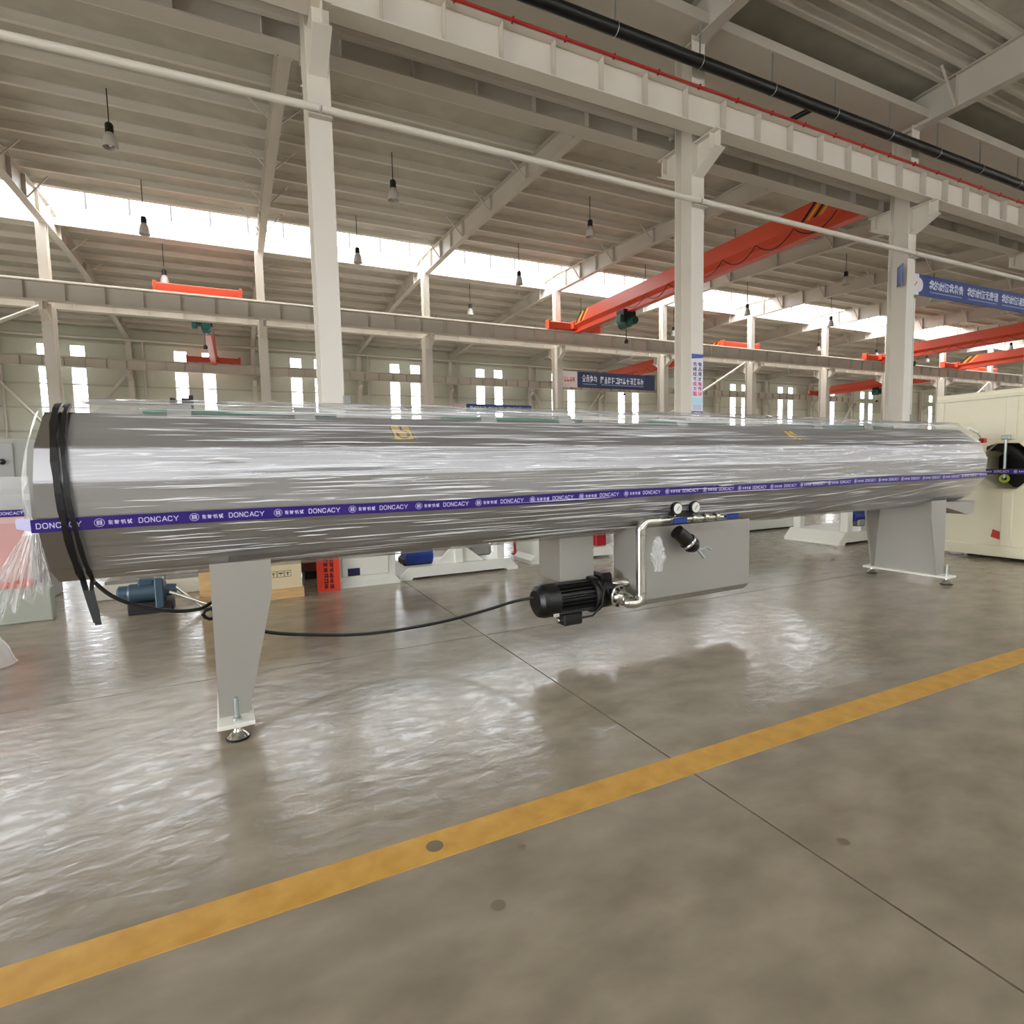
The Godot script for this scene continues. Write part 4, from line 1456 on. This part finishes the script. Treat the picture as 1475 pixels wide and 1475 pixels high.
func build_tape() -> void:
	var tm := mat(Color.WHITE, 0.28)
	tm.albedo_texture = tape_texture()
	var o := thing("packing_tape", "purple packing tape printed with white lettering running along the wrapped tank", "tape", TANK_O, TANK_TURN)
	var b := MB.new()
	var p := bend_point(-18.0, TANK_R + 0.024)
	var p1 := bend_point(10.5, TANK_R + 0.024)
	var dir := (p1 - p).normalized()
	var lo := p + dir * 0.004
	var hi := p + dir * 0.068
	var nn := Vector3(0, -dir.x * -1.0, dir.y)
	nn = Vector3(0, dir.x, dir.y).normalized()
	var n := 60
	for i in n:
		var s0 := lerpf(-0.02, TANK_LEN, float(i) / n)
		var s1 := lerpf(-0.02, TANK_LEN, float(i + 1) / n)
		var w0 := 0.004 * sin(s0 * 2.1) - 0.012 * (1.0 - s0 / 9.0) + 0.006
		var w1 := 0.004 * sin(s1 * 2.1) - 0.012 * (1.0 - s1 / 9.0) + 0.006
		b.quad(L(s0, hi.y + w0, hi.x), L(s1, hi.y + w1, hi.x), L(s1, lo.y + w1, lo.x), L(s0, lo.y + w0, lo.x), nn, Rect2((s0 - 0.20) / 0.414, 0, (s1 - s0) / 0.414, 1))
	part("tape_band", b, tm, o)
	b = MB.new()
	b.quad(L(-0.10, hi.y - 0.005, hi.x + 0.10), L(-0.018, hi.y, hi.x), L(-0.018, lo.y, lo.x), L(-0.10, lo.y + 0.012, lo.x + 0.10), Vector3(-0.6, 0, 0.8), Rect2(0.0, 0, 0.1, 1))
	part("tape_end", b, mat(Color(0.20, 0.10, 0.46), 0.3), o)

func build_straps() -> void:
	# two black straps over the tank near its end, joining in a hanging tail
	var o := thing("rubber_straps", "pair of black straps slung over the tank end with a hanging tail", "strap", TANK_O, TANK_TURN)
	var path_of := func(s0: float, s1: float, deg0: float) -> Array:
		var path := []
		for k in 19:
			var a := lerpf(deg0, -58.0, k / 18.0)
			var p := bend_point(a, TANK_R + 0.032)
			path.append(L(lerpf(s0, s1, smoothstep(0.0, 1.0, k / 18.0)), p.y, p.x))
		return path
	var e := 0
	for w in [[0.055, 0.125, 100.0, 0.0135], [0.105, 0.165, 76.0, 0.0095]]:
		var path: Array = path_of.call(w[0], w[1], w[2])
		path.append(L(lerpf(w[1], 0.152, 0.4) + 0.006, 0.90, -0.31))
		path.append(L(0.168 + 0.014 * e, 0.80, -0.345))
		path.append(L(0.185 + 0.006 * e, 0.735 - 0.012 * e, -0.36))
		var b := MB.new()
		var rings := []
		var m := path.size()
		for j in m:
			var tg: Vector3 = (path[mini(j + 1, m - 1)] - path[maxi(j - 1, 0)]).normalized()
			var side := Vector3.RIGHT
			var out := side.cross(tg).normalized()
			var hw: float = w[3] * (1.0 + 0.18 * sin(j * 2.3)) if j < m - 2 else 0.013
			var r := PackedVector3Array()
			for c in [[-1, -1], [1, -1], [1, 1], [-1, 1]]:
				r.append(path[j] + side * hw * c[0] + out * 0.007 * c[1])
			rings.append(r)
		b.loft(rings)
		part("strap", b, M.rubber, o)
		e += 1

func build_cables() -> void:
	var pts := [L(0.06, 0.93, 0.25), L(0.05, 0.84, 0.42), L(0.14, 0.73, 0.42), L(0.28, 0.645, 0.42), L(0.47, 0.585, 0.42), L(0.62, 0.575, 0.43), L(0.70, 0.60, 0.47), L(0.76, 0.58, 0.50), L(0.75, 0.51, 0.50), L(0.68, 0.485, 0.48), L(0.64, 0.53, 0.46), L(0.69, 0.565, 0.44), L(0.80, 0.48, 0.42), L(1.03, 0.355, 0.42), L(1.36, 0.28, 0.42), L(1.70, 0.23, 0.42), L(2.03, 0.225, 0.40), L(2.34, 0.26, 0.32), L(2.62, 0.335, 0.18), L(2.83, 0.415, 0.04), L(2.98, 0.47, -0.12)]
	var c := Curve3D.new()
	for i in pts.size():
		var tg: Vector3 = (pts[mini(i + 1, pts.size() - 1)] - pts[maxi(i - 1, 0)]) / 6.0
		c.add_point(pts[i], -tg, tg)
	c.bake_interval = 0.04
	var b := MB.new()
	b.tube(Array(c.get_baked_points()), 0.0125, 8)
	solo("power_cable", b, M.rubber, "black power cable sagging behind the front leg to the pump motor", "cable", TANK_O, TANK_TURN)

# ---------------------------------------------------------------- things standing behind and around
func build_housing() -> void:
	# cream sheet steel housing at the end of the tank, its face turned to the tank
	var o := thing("machine_housing", "tall cream steel machine housing beyond the far end of the tank", "machine", P(9.73, 0, 4.12))
	var w := 0.93
	var y0 := 0.05
	var y1 := 2.42
	part("body", boxed(P(0.62, y0, -w), P(2.4, y1, w)), M.cream, o)
	part("top_frame", boxed(P(0, y1 - 0.11, -w), P(0.62, y1, w), 0.008), M.cream, o)
	part("bottom_frame", boxed(P(0, y0, -w), P(0.62, y0 + 0.16, w), 0.008), M.cream, o)
	for s in [-1.0, 1.0]:
		part("side_frame", boxed(P(0, y0 + 0.16, s * w), P(0.62, y1 - 0.11, s * (w - 0.1)), 0.008), M.cream, o)
	# face plate with an octagonal port
	var face := MB.new()
	var outer := PackedVector2Array([Vector2(-w + 0.1, y0 + 0.16), Vector2(w - 0.1, y0 + 0.16), Vector2(w - 0.1, y1 - 0.11), Vector2(-w + 0.1, y1 - 0.11)])
	var oct := PackedVector2Array()
	for k in 8:
		var a := TAU * (k + 0.5) / 8
		oct.append(Vector2(cos(a) * 0.345, 1.35 + sin(a) * 0.345))
	# plate in two halves so that the port stays open
	for s in [-1.0, 1.0]:
		var half := PackedVector2Array()
		half.append(Vector2(0, y0 + 0.16))
		half.append(Vector2(s * (w - 0.1), y0 + 0.16))
		half.append(Vector2(s * (w - 0.1), y1 - 0.11))
		half.append(Vector2(0, y1 - 0.11))
		var c := 0.345 * cos(PI / 8)
		var d := 0.345 * sin(PI / 8)
		half.append_array(PackedVector2Array([Vector2(0, 1.35 + c), Vector2(s * d, 1.35 + c), Vector2(s * c, 1.35 + d), Vector2(s * c, 1.35 - d), Vector2(s * d, 1.35 - c), Vector2(0, 1.35 - c)]))
		var fm := MB.new()
		fm.prism(half, P(0.03, 0, 0), Vector3(0, 0, -1), Vector3.UP, Vector3(0.01, 0, 0))
		part("face_plate", fm, M.cream, o)
	for e in [[y0 + 0.16, 0.98], [1.72, y1 - 0.11]]:
		part("stiffening_rib", boxed(P(-0.01, e[0], -0.08), P(0.03, e[1], 0.05), 0.008), M.cream, o)
	# port collar and the dark well behind it
	var col := MB.new()
	var r0 := PackedVector3Array()
	var r1 := PackedVector3Array()
	var r2 := PackedVector3Array()
	for p in oct:
		r0.append(P(-0.05, p.y, p.x)); r1.append(P(0.5, p.y, p.x))
	col.loft([r0, r1], false)
	part("port_collar", col, M.cream, o)
	part("port_back", boxed(P(0.5, 1.0, -0.35), P(0.52, 1.7, 0.35)), M.dark, o)
	var b := MB.new()
	b.tube([P(-0.03, 1.75, 0.02), P(-0.03, 1.18, 0.02)], 0.018, 10)
	part("clamp_rod", b, M.zinc, o)
	part("rod_head", boxed(P(-0.06, 1.72, -0.03), P(0.0, 1.78, 0.07), 0.01), M.zinc, o)
	b = MB.new()
	b.lathe([[0.03, 0.0], [0.058, 0.0], [0.064, 0.02], [0.058, 0.04], [0.03, 0.04], [0.03, 0.0]], P(0.1, 1.17, 0.07), Vector3(-1, 0, 0.3), 18)
	part("yellow_ring", b, M.lime, o)
	var tm := mat(Color.WHITE, 0.3)
	tm.albedo_texture = tape_texture()
	b = MB.new()
	b.quad(P(-0.07, 1.31, 0.34), P(-0.07, 1.31, -0.9), P(-0.07, 1.235, -0.9), P(-0.07, 1.235, 0.34), Vector3(-1, 0, 0), Rect2(0.0, 0, 3.0, 1))
	var tp := part("packing_tape", b, tm, null, P(9.73, 0, 4.12))
	tag(tp, "purple printed tape crossing the octagonal port of the cream housing", "tape")
	# black film bunched in the port
	b = MB.new()
	var rings := []
	var f := FastNoiseLite.new()
	f.seed = 3
	for i in 21:
		var u := i / 20.0
		var r := PackedVector3Array()
		for j in 10:
			var a := TAU * j / 10
			var y := 1.60 - 0.30 * pow(u, 2.0) + 0.05 * sin(u * 5.0)
			var th := 0.05 + 0.05 * sin(u * PI) + 0.02 * f.get_noise_2d(i * 9.0, j * 20.0)
			r.append(P(0.08 + cos(a) * 0.06, y + sin(a) * th, 0.27 - u * 0.62))
		rings.append(r)
	b.loft(rings, true, true)
	var bf := part("black_sheet", b, M.black, null, P(9.73, 0, 4.12))
	tag(bf, "bunched black plastic sheet hanging in the octagonal port", "plastic sheet")
	b = MB.new()
	b.prism(PackedVector2Array([Vector2(-0.06, -0.04), Vector2(0.07, 0.0), Vector2(0.05, 0.11), Vector2(-0.07, 0.07)]), P(9.755, 0.33, 4.22), Vector3(0, 0, -1), Vector3.UP, Vector3(-0.004, 0, 0))
	solo("red_sticker", b, mat(Color(0.75, 0.25, 0.22), 0.5), "tilted red sticker low on the cream housing", "sticker")
	# clear wrap over the upper face
	b = MB.new()
	var n := 26
	var g := []
	for i in n + 1:
		var row := PackedVector3Array()
		for j in n + 1:
			row.append(P(-0.03 + 0.014 * f.get_noise_2d(i * 3.0, j * 16.0 + i * 4.0), lerpf(1.72, 2.36, float(j) / n), lerpf(-w, w, float(i) / n)))
		g.append(row)
	for i in n:
		for j in n:
			b.quad(g[i][j + 1], g[i + 1][j + 1], g[i + 1][j], g[i][j], Vector3(-1, 0, 0).lerp((g[i + 1][j] - g[i][j]).cross(g[i][j + 1] - g[i][j]).normalized() * -signf((g[i + 1][j] - g[i][j]).cross(g[i][j + 1] - g[i][j]).x), 1.0))
	solo("housing_wrap", b, M.film, "creased clear film over the top of the cream housing", "plastic film", P(9.73, 0, 4.12))

func skid(o: Node3D, x0: float, x1: float, d0: float, d1: float, h: float, m: Material) -> void:
	var b := MB.new()
	b.prism(PackedVector2Array([Vector2(x0, 0.0), Vector2(x0 + 0.16, 0.0), Vector2(x0 + 0.18, 0.03), Vector2(x1 - 0.18, 0.03), Vector2(x1 - 0.16, 0.0), Vector2(x1, 0.0), Vector2(x1, 0.04), Vector2(x1 - 0.13, h), Vector2(x0 + 0.13, h), Vector2(x0, 0.06)]), P(0, 0, d0), Vector3.RIGHT, Vector3.UP, Vector3(0, 0, -(d1 - d0)))
	part("skid_base", b, m, o)

func build_background() -> void:
	# wooden crate behind the front leg
	var o := thing("wooden_crate", "pale plywood crate with printed handling marks behind the front leg", "crate", P(-0.46, 0, 7.05))
	part("plywood_panel", boxed(P(0.0, 0.11, 0.03), P(1.07, 1.25, 0.9)), M.plywood, o)
	part("base_rail", boxed(P(-0.01, 0.0, 0.0), P(1.09, 0.12, 0.9), 0.004), M.wood, o)
	part("batten", boxed(P(0.0, 0.12, 0.0), P(0.12, 1.25, 0.03), 0.004), M.wood, o)
	part("batten", boxed(P(0.95, 0.12, 0.9), P(1.07, 1.25, 0.93), 0.004), M.wood, o)
	var b := MB.new()
	b.quad(P(0.72, 0.34, 0.026), P(0.96, 0.34, 0.026), P(0.96, 0.25, 0.026), P(0.72, 0.25, 0.026), Vector3(0, 0, 1))
	part("handling_marks", b, textured(crate_texture(), 0.6), o)
	# white cabinet with the orange notice
	o = thing("control_cabinet", "low white cabinet with a navy label standing behind the tank", "cabinet", P(1.06, 0, 7.3))
	part("cabinet_body", boxed(P(0.0, 0.08, 0.0), P(0.74, 1.7, 0.55), 0.01), M.machine_white, o)
	part("door", boxed(P(0.05, 0.14, -0.018), P(0.64, 1.64, 0.0), 0.006), M.machine_white, o)
	b = MB.new()
	b.prism(PackedVector2Array([Vector2(-0.02, 0), Vector2(0.79, 0), Vector2(0.79, 0.03), Vector2(0.74, 0.09), Vector2(-0.02, 0.09)]), P(0, 0, -0.03), Vector3.RIGHT, Vector3.UP, Vector3(0, 0, -0.6))
	part("plinth", b, M.machine_white, o)
	part("label_plate", boxed(P(0.12, 0.15, -0.022), P(0.27, 0.245, -0.018)), mat(Color(0.14, 0.12, 0.30), 0.5), o)
	panel("notice_board", "orange notice sheet with two columns of dark characters beside the white cabinet", "notice", P(0.80, 0.0, 7.24), P(1.07, 0.0, 7.2), 0.52, tex_notice(), 0.02)
	# dull red machine between crate and cabinet
	o = thing("red_machine", "dull red wrapped machine part between the crate and the orange notice", "machine", P(0.66, 0, 8.05))
	part("body", boxed(P(0.0, 0.12, 0), P(0.5, 1.5, 0.6), 0.03), mat(Color(0.42, 0.24, 0.20), 0.45), o)
	part("support", boxed(P(0.08, 0.0, 0.1), P(0.42, 0.14, 0.5), 0.01), M.dark, o)
	b = MB.new()
	b.lathe([[0.0, 0.0], [0.06, 0.0], [0.06, 0.1], [0.0, 0.1]], P(0.12, 0.3, 0.02), Vector3(0, 0, 1), 14)
	part("coupling", b, M.pipe_red, o)
	# blue-grey gear motor with steel rods
	o = thing("gear_motor", "blue-grey electric motor lying on a base beneath the tank's strapped end", "motor", P(-1.24, 0, 7.2))
	b = MB.new()
	b.lathe([[0.0, 0.0], [0.06, 0.0], [0.085, 0.02], [0.085, 0.1], [0.1, 0.12], [0.1, 0.38], [0.13, 0.39], [0.13, 0.44], [0.07, 0.46], [0.06, 0.55], [0.0, 0.55]], P(0.0, 0.22, 0.0), Vector3.RIGHT, 20)
	part("motor_body", b, M.motor_blue, o)
	part("terminal_box", boxed(P(0.2, 0.3, -0.07), P(0.34, 0.37, 0.07), 0.01), M.motor_blue, o)
	part("flange_bracket", boxed(P(0.36, 0.06, -0.15), P(0.44, 0.38, 0.15), 0.01), M.motor_blue, o)
	part("mounting_foot", boxed(P(0.1, 0.0, -0.12), P(0.52, 0.12, 0.12), 0.01), M.dark, o)
	b = MB.new()
	b.tube([P(0.5, 0.22, -0.15), P(0.9, 0.04, -0.25)], 0.02, 10)
	part("steel_rod", b, M.chrome, o)
	b = MB.new()
	b.tube([P(0.56, 0.26, -0.1), P(0.8, 0.03, -0.2)], 0.018, 10)
	part("steel_rod", b, M.chrome, o)
	# long white base behind that motor
	o = thing("machine_bed", "long white machine base lying behind the blue-grey motor", "machine", P(-1.62, 0, 8.1))
	part("base_beam", boxed(P(0.0, 0.0, 0), P(1.3, 0.18, 0.5), 0.01), M.machine_white, o)
	part("deck", boxed(P(0.1, 0.18, 0.05), P(1.3, 0.22, 0.45), 0.005), M.panel_grey, o)
	part("post", boxed(P(0.16, 0.22, 0.1), P(0.26, 0.9, 0.2), 0.006), M.machine_white, o)
	part("post", boxed(P(0.82, 0.22, 0.1), P(0.88, 0.9, 0.2), 0.006), M.machine_white, o)
	part("top_beam", boxed(P(0.0, 0.88, 0.0), P(1.3, 1.75, 0.5), 0.01), M.machine_white, o)
	# white frame machine
	o = thing("machine_stand", "white welded machine stand with triangular gussets behind the tank", "machine", P(1.86, 0, 7.33))
	skid(o, 0.0, 1.75, 0.0, 0.7, 0.17, M.machine_white)
	for x in [0.86, 1.5]:
		part("post", boxed(P(x - 0.06, 0.15, 0.05), P(x + 0.06, 0.95, 0.17), 0.006), M.machine_white, o)
	b = MB.new()
	b.prism(PackedVector2Array([Vector2(0.5, 0.16), Vector2(0.8, 0.16), Vector2(0.8, 0.42)]), P(0, 0, 0.08), Vector3.RIGHT, Vector3.UP, Vector3(0, 0, -0.03))
	part("gusset", b, M.machine_white, o)
	b = MB.new()
	b.prism(PackedVector2Array([Vector2(0.92, 0.16), Vector2(1.26, 0.16), Vector2(0.92, 0.42)]), P(0, 0, 0.08), Vector3.RIGHT, Vector3.UP, Vector3(0, 0, -0.03))
	part("gusset", b, M.machine_white, o)
	part("cross_head", boxed(P(0.1, 0.85, 0.0), P(1.65, 1.75, 0.6), 0.01), M.machine_white, o)
	part("gear_case", boxed(P(1.1, 0.2, 0.25), P(1.45, 0.36, 0.6), 0.03), M.panel_grey, o)
	b = MB.new()
	b.lathe([[0.0, 0.0], [0.14, 0.0], [0.15, 0.02], [0.15, 0.38], [0.0, 0.4]], P(0.12, 0.3, 0.25), Vector3.RIGHT, 20)
	part("blue_drum", b, M.blue, o)
	part("drive_box", boxed(P(0.1, 0.16, 0.15), P(0.5, 0.28, 0.5), 0.03), M.dark, o)
	# next stand with a red frame
	o = thing("machine_stand", "white machine leg with a slanted foot in front of the red pipe frame", "machine", P(3.92, 0, 7.5))
	b = MB.new()
	b.prism(PackedVector2Array([Vector2(0, 0.0), Vector2(0.16, 0.0), Vector2(0.18, 0.03), Vector2(1.5, 0.03), Vector2(1.5, 0.17), Vector2(0.2, 0.17), Vector2(0.2, 0.9), Vector2(0.08, 0.9), Vector2(0.08, 0.13), Vector2(0.0, 0.06)]), P(0, 0, 0), Vector3.RIGHT, Vector3.UP, Vector3(0, 0, -0.6))
	part("leg_frame", b, M.machine_white, o)
	part("body", boxed(P(0.05, 0.88, 0.0), P(3.6, 1.75, 0.6), 0.01), M.machine_white, o)
	part("rear_post", boxed(P(3.3, 0.0, 0.2), P(3.45, 0.9, 0.35), 0.006), M.machine_white, o)
	part("red_cover", boxed(P(1.25, 0.17, 0.1), P(1.45, 0.5, 0.5), 0.01), mat(Color(0.65, 0.06, 0.08), 0.4), o)
	part("grey_tank", boxed(P(0.5, 0.17, 0.15), P(1.1, 0.6, 0.55), 0.03), M.panel_grey, o)
	o = thing("pipe_frame", "red welded pipe frame standing behind the white machine leg", "frame", P(3.98, 0, 8.3))
	for x in [0.06, 0.24]:
		b = MB.new()
		b.tube([P(x, 0, 0), P(x, 0.75, 0)], 0.022, 8)
		part("upright", b, M.crane_red, o)
	for y in [0.06, 0.5]:
		b = MB.new()
		b.tube([P(0.0, y, 0), P(0.32, y, 0)], 0.018, 8)
		part("crossbar", b, M.crane_red, o)
	# far bases towards the housing
	o = thing("machine_bed", "low white machine base on the floor past the large steel water box", "machine", P(8.2, 0, 8.5))
	part("base_beam", boxed(P(0.0, 0.03, 0), P(3.2, 0.25, 0.6), 0.01), M.machine_white, o)
	part("pad", boxed(P(0.2, 0.0, 0.1), P(3.0, 0.03, 0.5)), M.dark, o)
	part("deck", boxed(P(0.1, 0.25, 0.05), P(3.1, 1.75, 0.5), 0.02), M.machine_white, o)
	o = thing("machine_bed", "white machine base with a blue motor behind the far leg", "machine", P(9.4, 0, 6.25))
	b = MB.new()
	b.prism(PackedVector2Array([Vector2(-0.12, 0), Vector2(0.02, 0), Vector2(0.06, 0.04), Vector2(1.9, 0.04), Vector2(1.9, 0.22), Vector2(0.05, 0.22), Vector2(-0.12, 0.05)]), P(0, 0, 0), Vector3.RIGHT, Vector3.UP, Vector3(0, 0, -1.1))
	part("base_frame", b, M.machine_white, o)
	for e in [[0.12, 0.02], [0.12, 0.95], [0.75, 0.05]]:
		part("post", boxed(P(e[0], 0.22, e[1]), P(e[0] + 0.14, 0.9, e[1] + 0.14), 0.006), M.machine_white, o)
	part("top_deck", boxed(P(0.0, 0.85, 0.0), P(1.9, 1.75, 1.1), 0.01), M.machine_white, o)
	b = MB.new()
	b.lathe([[0.0, 0.0], [0.08, 0.0], [0.1, 0.02], [0.1, 0.36], [0.0, 0.38]], P(0.3, 0.48, 0.1), Vector3.RIGHT, 18)
	part("blue_motor", b, M.blue, o)
	part("gear_head", boxed(P(0.4, 0.3, 0.0), P(0.6, 0.42, 0.2), 0.02), M.panel_grey, o)
	# neighbouring wrapped machine at the strapped end
	o = thing("grey_cabinet", "grey electrical cabinet with a small black knob beyond the strapped end", "cabinet", P(-3.3, 0, 8.6))
	part("cabinet_body", boxed(P(0, 0, 0), P(1.16, 1.95, 0.5), 0.01), M.panel_grey, o)
	part("door", boxed(P(0.04, 0.1, -0.02), P(0.92, 1.9, 0), 0.006), M.panel_grey, o)
	b = MB.new()
	b.lathe([[0.0, 0.0], [0.03, 0.0], [0.035, 0.02], [0.0, 0.04]], P(0.82, 1.68, -0.02), Vector3(0, 0, 1), 14)
	part("knob", b, M.black, o)
	o = thing("neighbour_machine", "red paneled wrapped machine on a grey base next to the taped tank end", "machine", P(-4.6, 0, 7.3))
	part("grey_base", boxed(P(0, 0.0, 0.0), P(2.78, 0.36, 0.12), 0.012), mat(Color(0.62, 0.63, 0.58), 0.5), o)
	part("red_panel", boxed(P(0, 0.36, 0.05), P(2.62, 1.12, 0.12), 0.02), M.crane_red, o)
	part("upper_body", boxed(P(0, 1.12, 0.1), P(2.5, 1.45, 0.3), 0.03), M.panel_grey, o)
	b = MB.new()
	b.quad(P(0, 1.17, -0.012), P(2.64, 1.17, -0.012), P(2.64, 1.10, -0.012), P(0, 1.10, -0.012), Vector3(0, 0, 1), Rect2(0, 0, 6, 1))
	var tm := mat(Color.WHITE, 0.3)
	tm.albedo_texture = tape_texture()
	var tp := part("packing_tape", b, tm, null, P(-4.6, 0, 7.3))
	tag(tp, "purple printed tape round the red neighbouring machine", "tape")
	b = MB.new()
	var f := FastNoiseLite.new()
	f.seed = 21
	var rows := []
	for i in 31:
		var row := PackedVector3Array()
		for j in 19:
			var y := lerpf(0.45, 1.5, j / 18.0)
			row.append(P(lerpf(1.2, 2.68, i / 30.0), y + 0.25 * (i / 30.0 - 1.0) * 0.0, -0.008 - 0.02 * absf(f.get_noise_2d(i * 4.0 + j * 5.0, j * 22.0))))
		rows.append(row)
	for i in 30:
		for j in 18:
			var nn: Vector3 = (rows[i + 1][j] - rows[i][j]).cross(rows[i][j + 1] - rows[i][j]).normalized()
			b.quad(rows[i][j + 1], rows[i + 1][j + 1], rows[i + 1][j], rows[i][j], nn if nn.z > 0 else -nn)
	solo("machine_wrap", b, M.film_thick, "crinkled clear film over the red neighbouring machine", "plastic film", P(-4.6, 0, 7.3))
	# scrap of film on the floor
	b = MB.new()
	var rings := []
	for w in 12:
		var v := w / 11.0
		var r := PackedVector3Array()
		for u in 22:
			var a := TAU * u / 22
			var rad := lerpf(0.16, 0.05, v) * (1.0 + 0.5 * f.get_noise_3d(cos(a) * 30, sin(a) * 30, v * 60.0))
			r.append(Vector3(cos(a) * rad, 0.01 + v * 0.28, sin(a) * rad))
		rings.append(r)
	b.loft(rings, true, true)
	solo("film_scrap", b, M.film_thick, "crumpled white film bunched on the floor below the taped end", "plastic film", P(-1.84, 0, 5.75))

func tex_notice() -> ImageTexture:
	return notice_texture()

# ----------------------------------------------------------------
func _ready() -> void:
	var cam := Camera3D.new()
	cam.name = "camera"
	add_child(cam)
	# measured from the vanishing points: 84.5 degrees, turned 25.7 degrees, 4.7 degrees down, a slight roll
	cam.transform = Transform3D(Basis(Vector3(0.89982751, -0.02185433, 0.43569811), Vector3(0.05504952, 0.99644898, -0.06371005), Vector3(-0.4327586, 0.08131303, 0.89783528)), Vector3(0, 1.5, 0))
	cam.fov = 84.48
	cam.near = 0.05
	cam.far = 400.0
	cam.current = true
	var env := Environment.new()
	var sky := Sky.new()
	var sm := ProceduralSkyMaterial.new()
	sm.sky_top_color = Color(0.86, 0.90, 0.95)
	sm.sky_horizon_color = Color(0.95, 0.95, 0.95)
	sm.ground_bottom_color = Color(0.45, 0.45, 0.43)
	sm.ground_horizon_color = Color(0.75, 0.75, 0.73)
	sm.sky_energy_multiplier = 1.0
	sky.sky_material = sm
	env.background_mode = Environment.BG_SKY
	env.sky = sky
	env.background_energy_multiplier = 10.0
	env.tonemap_mode = Environment.TONE_MAPPER_LINEAR
	env.tonemap_exposure = 1.85
	env.sdfgi_enabled = true
	env.ssao_enabled = true
	env.ssil_enabled = true
	var we := WorldEnvironment.new()
	we.name = "world_environment"
	we.environment = env
	add_child(we)
	for e in [["ridge_daylight", ROW_B, 6.5], ["added_near_ridge_daylight", ROW_N, 2.0]]:  # second entry lights from the unseen near ridge, added for brightness
		var al := AreaLight3D.new()
		al.name = e[0]
		al.area_normalize_energy = false
		al.area_size = Vector2(HALL_X1 - HALL_X0 - 1.0, 2.6)
		al.light_energy = e[2] / PI
		al.light_color = Color(1.0, 0.985, 0.97)
		al.area_range = 80.0
		al.area_attenuation = 2.0
		al.shadow_enabled = true
		al.transform = Transform3D(Basis(Vector3.RIGHT, Vector3(0, 0, -1), Vector3.UP), P((HALL_X0 + HALL_X1) / 2, under(e[1]) + 1.5, e[1]))
		add_child(al)
	var wl := AreaLight3D.new()  # added light for the unseen front window band, brightens camera-facing steel
	wl.name = "added_front_daylight"
	wl.area_normalize_energy = false
	wl.area_size = Vector2(HALL_X1 - HALL_X0 - 1.0, 1.8)
	wl.light_energy = 2.0 / PI
	wl.area_range = 90.0
	wl.area_attenuation = 2.0
	wl.shadow_enabled = true
	wl.transform = Transform3D(Basis.IDENTITY, P((HALL_X0 + HALL_X1) / 2, 9.5, WALL_F + 0.2))
	add_child(wl)
	var gl := AreaLight3D.new()  # added light in the unseen gate opening, brightens the side faces
	gl.name = "added_gate_daylight"
	gl.area_normalize_energy = false
	gl.area_size = Vector2(15.0, 5.2)
	gl.light_energy = 3.0 / PI
	gl.area_range = 140.0
	gl.area_attenuation = 2.0
	gl.shadow_enabled = true
	gl.transform = Transform3D(Basis(Vector3(0, 0, 1), Vector3.UP, Vector3.LEFT), P(HALL_X0 + 0.05, 2.6, 0.5))
	add_child(gl)
	make_materials()
	build_shell()
	build_columns()
	build_crane_beams()
	build_rafters()
	build_bracing()
	build_cranes()
	build_signs()
	build_tank()
	build_housing()
	build_background()
	build_tape()
	build_film()
	build_straps()
	build_cables()
	build_lamps()
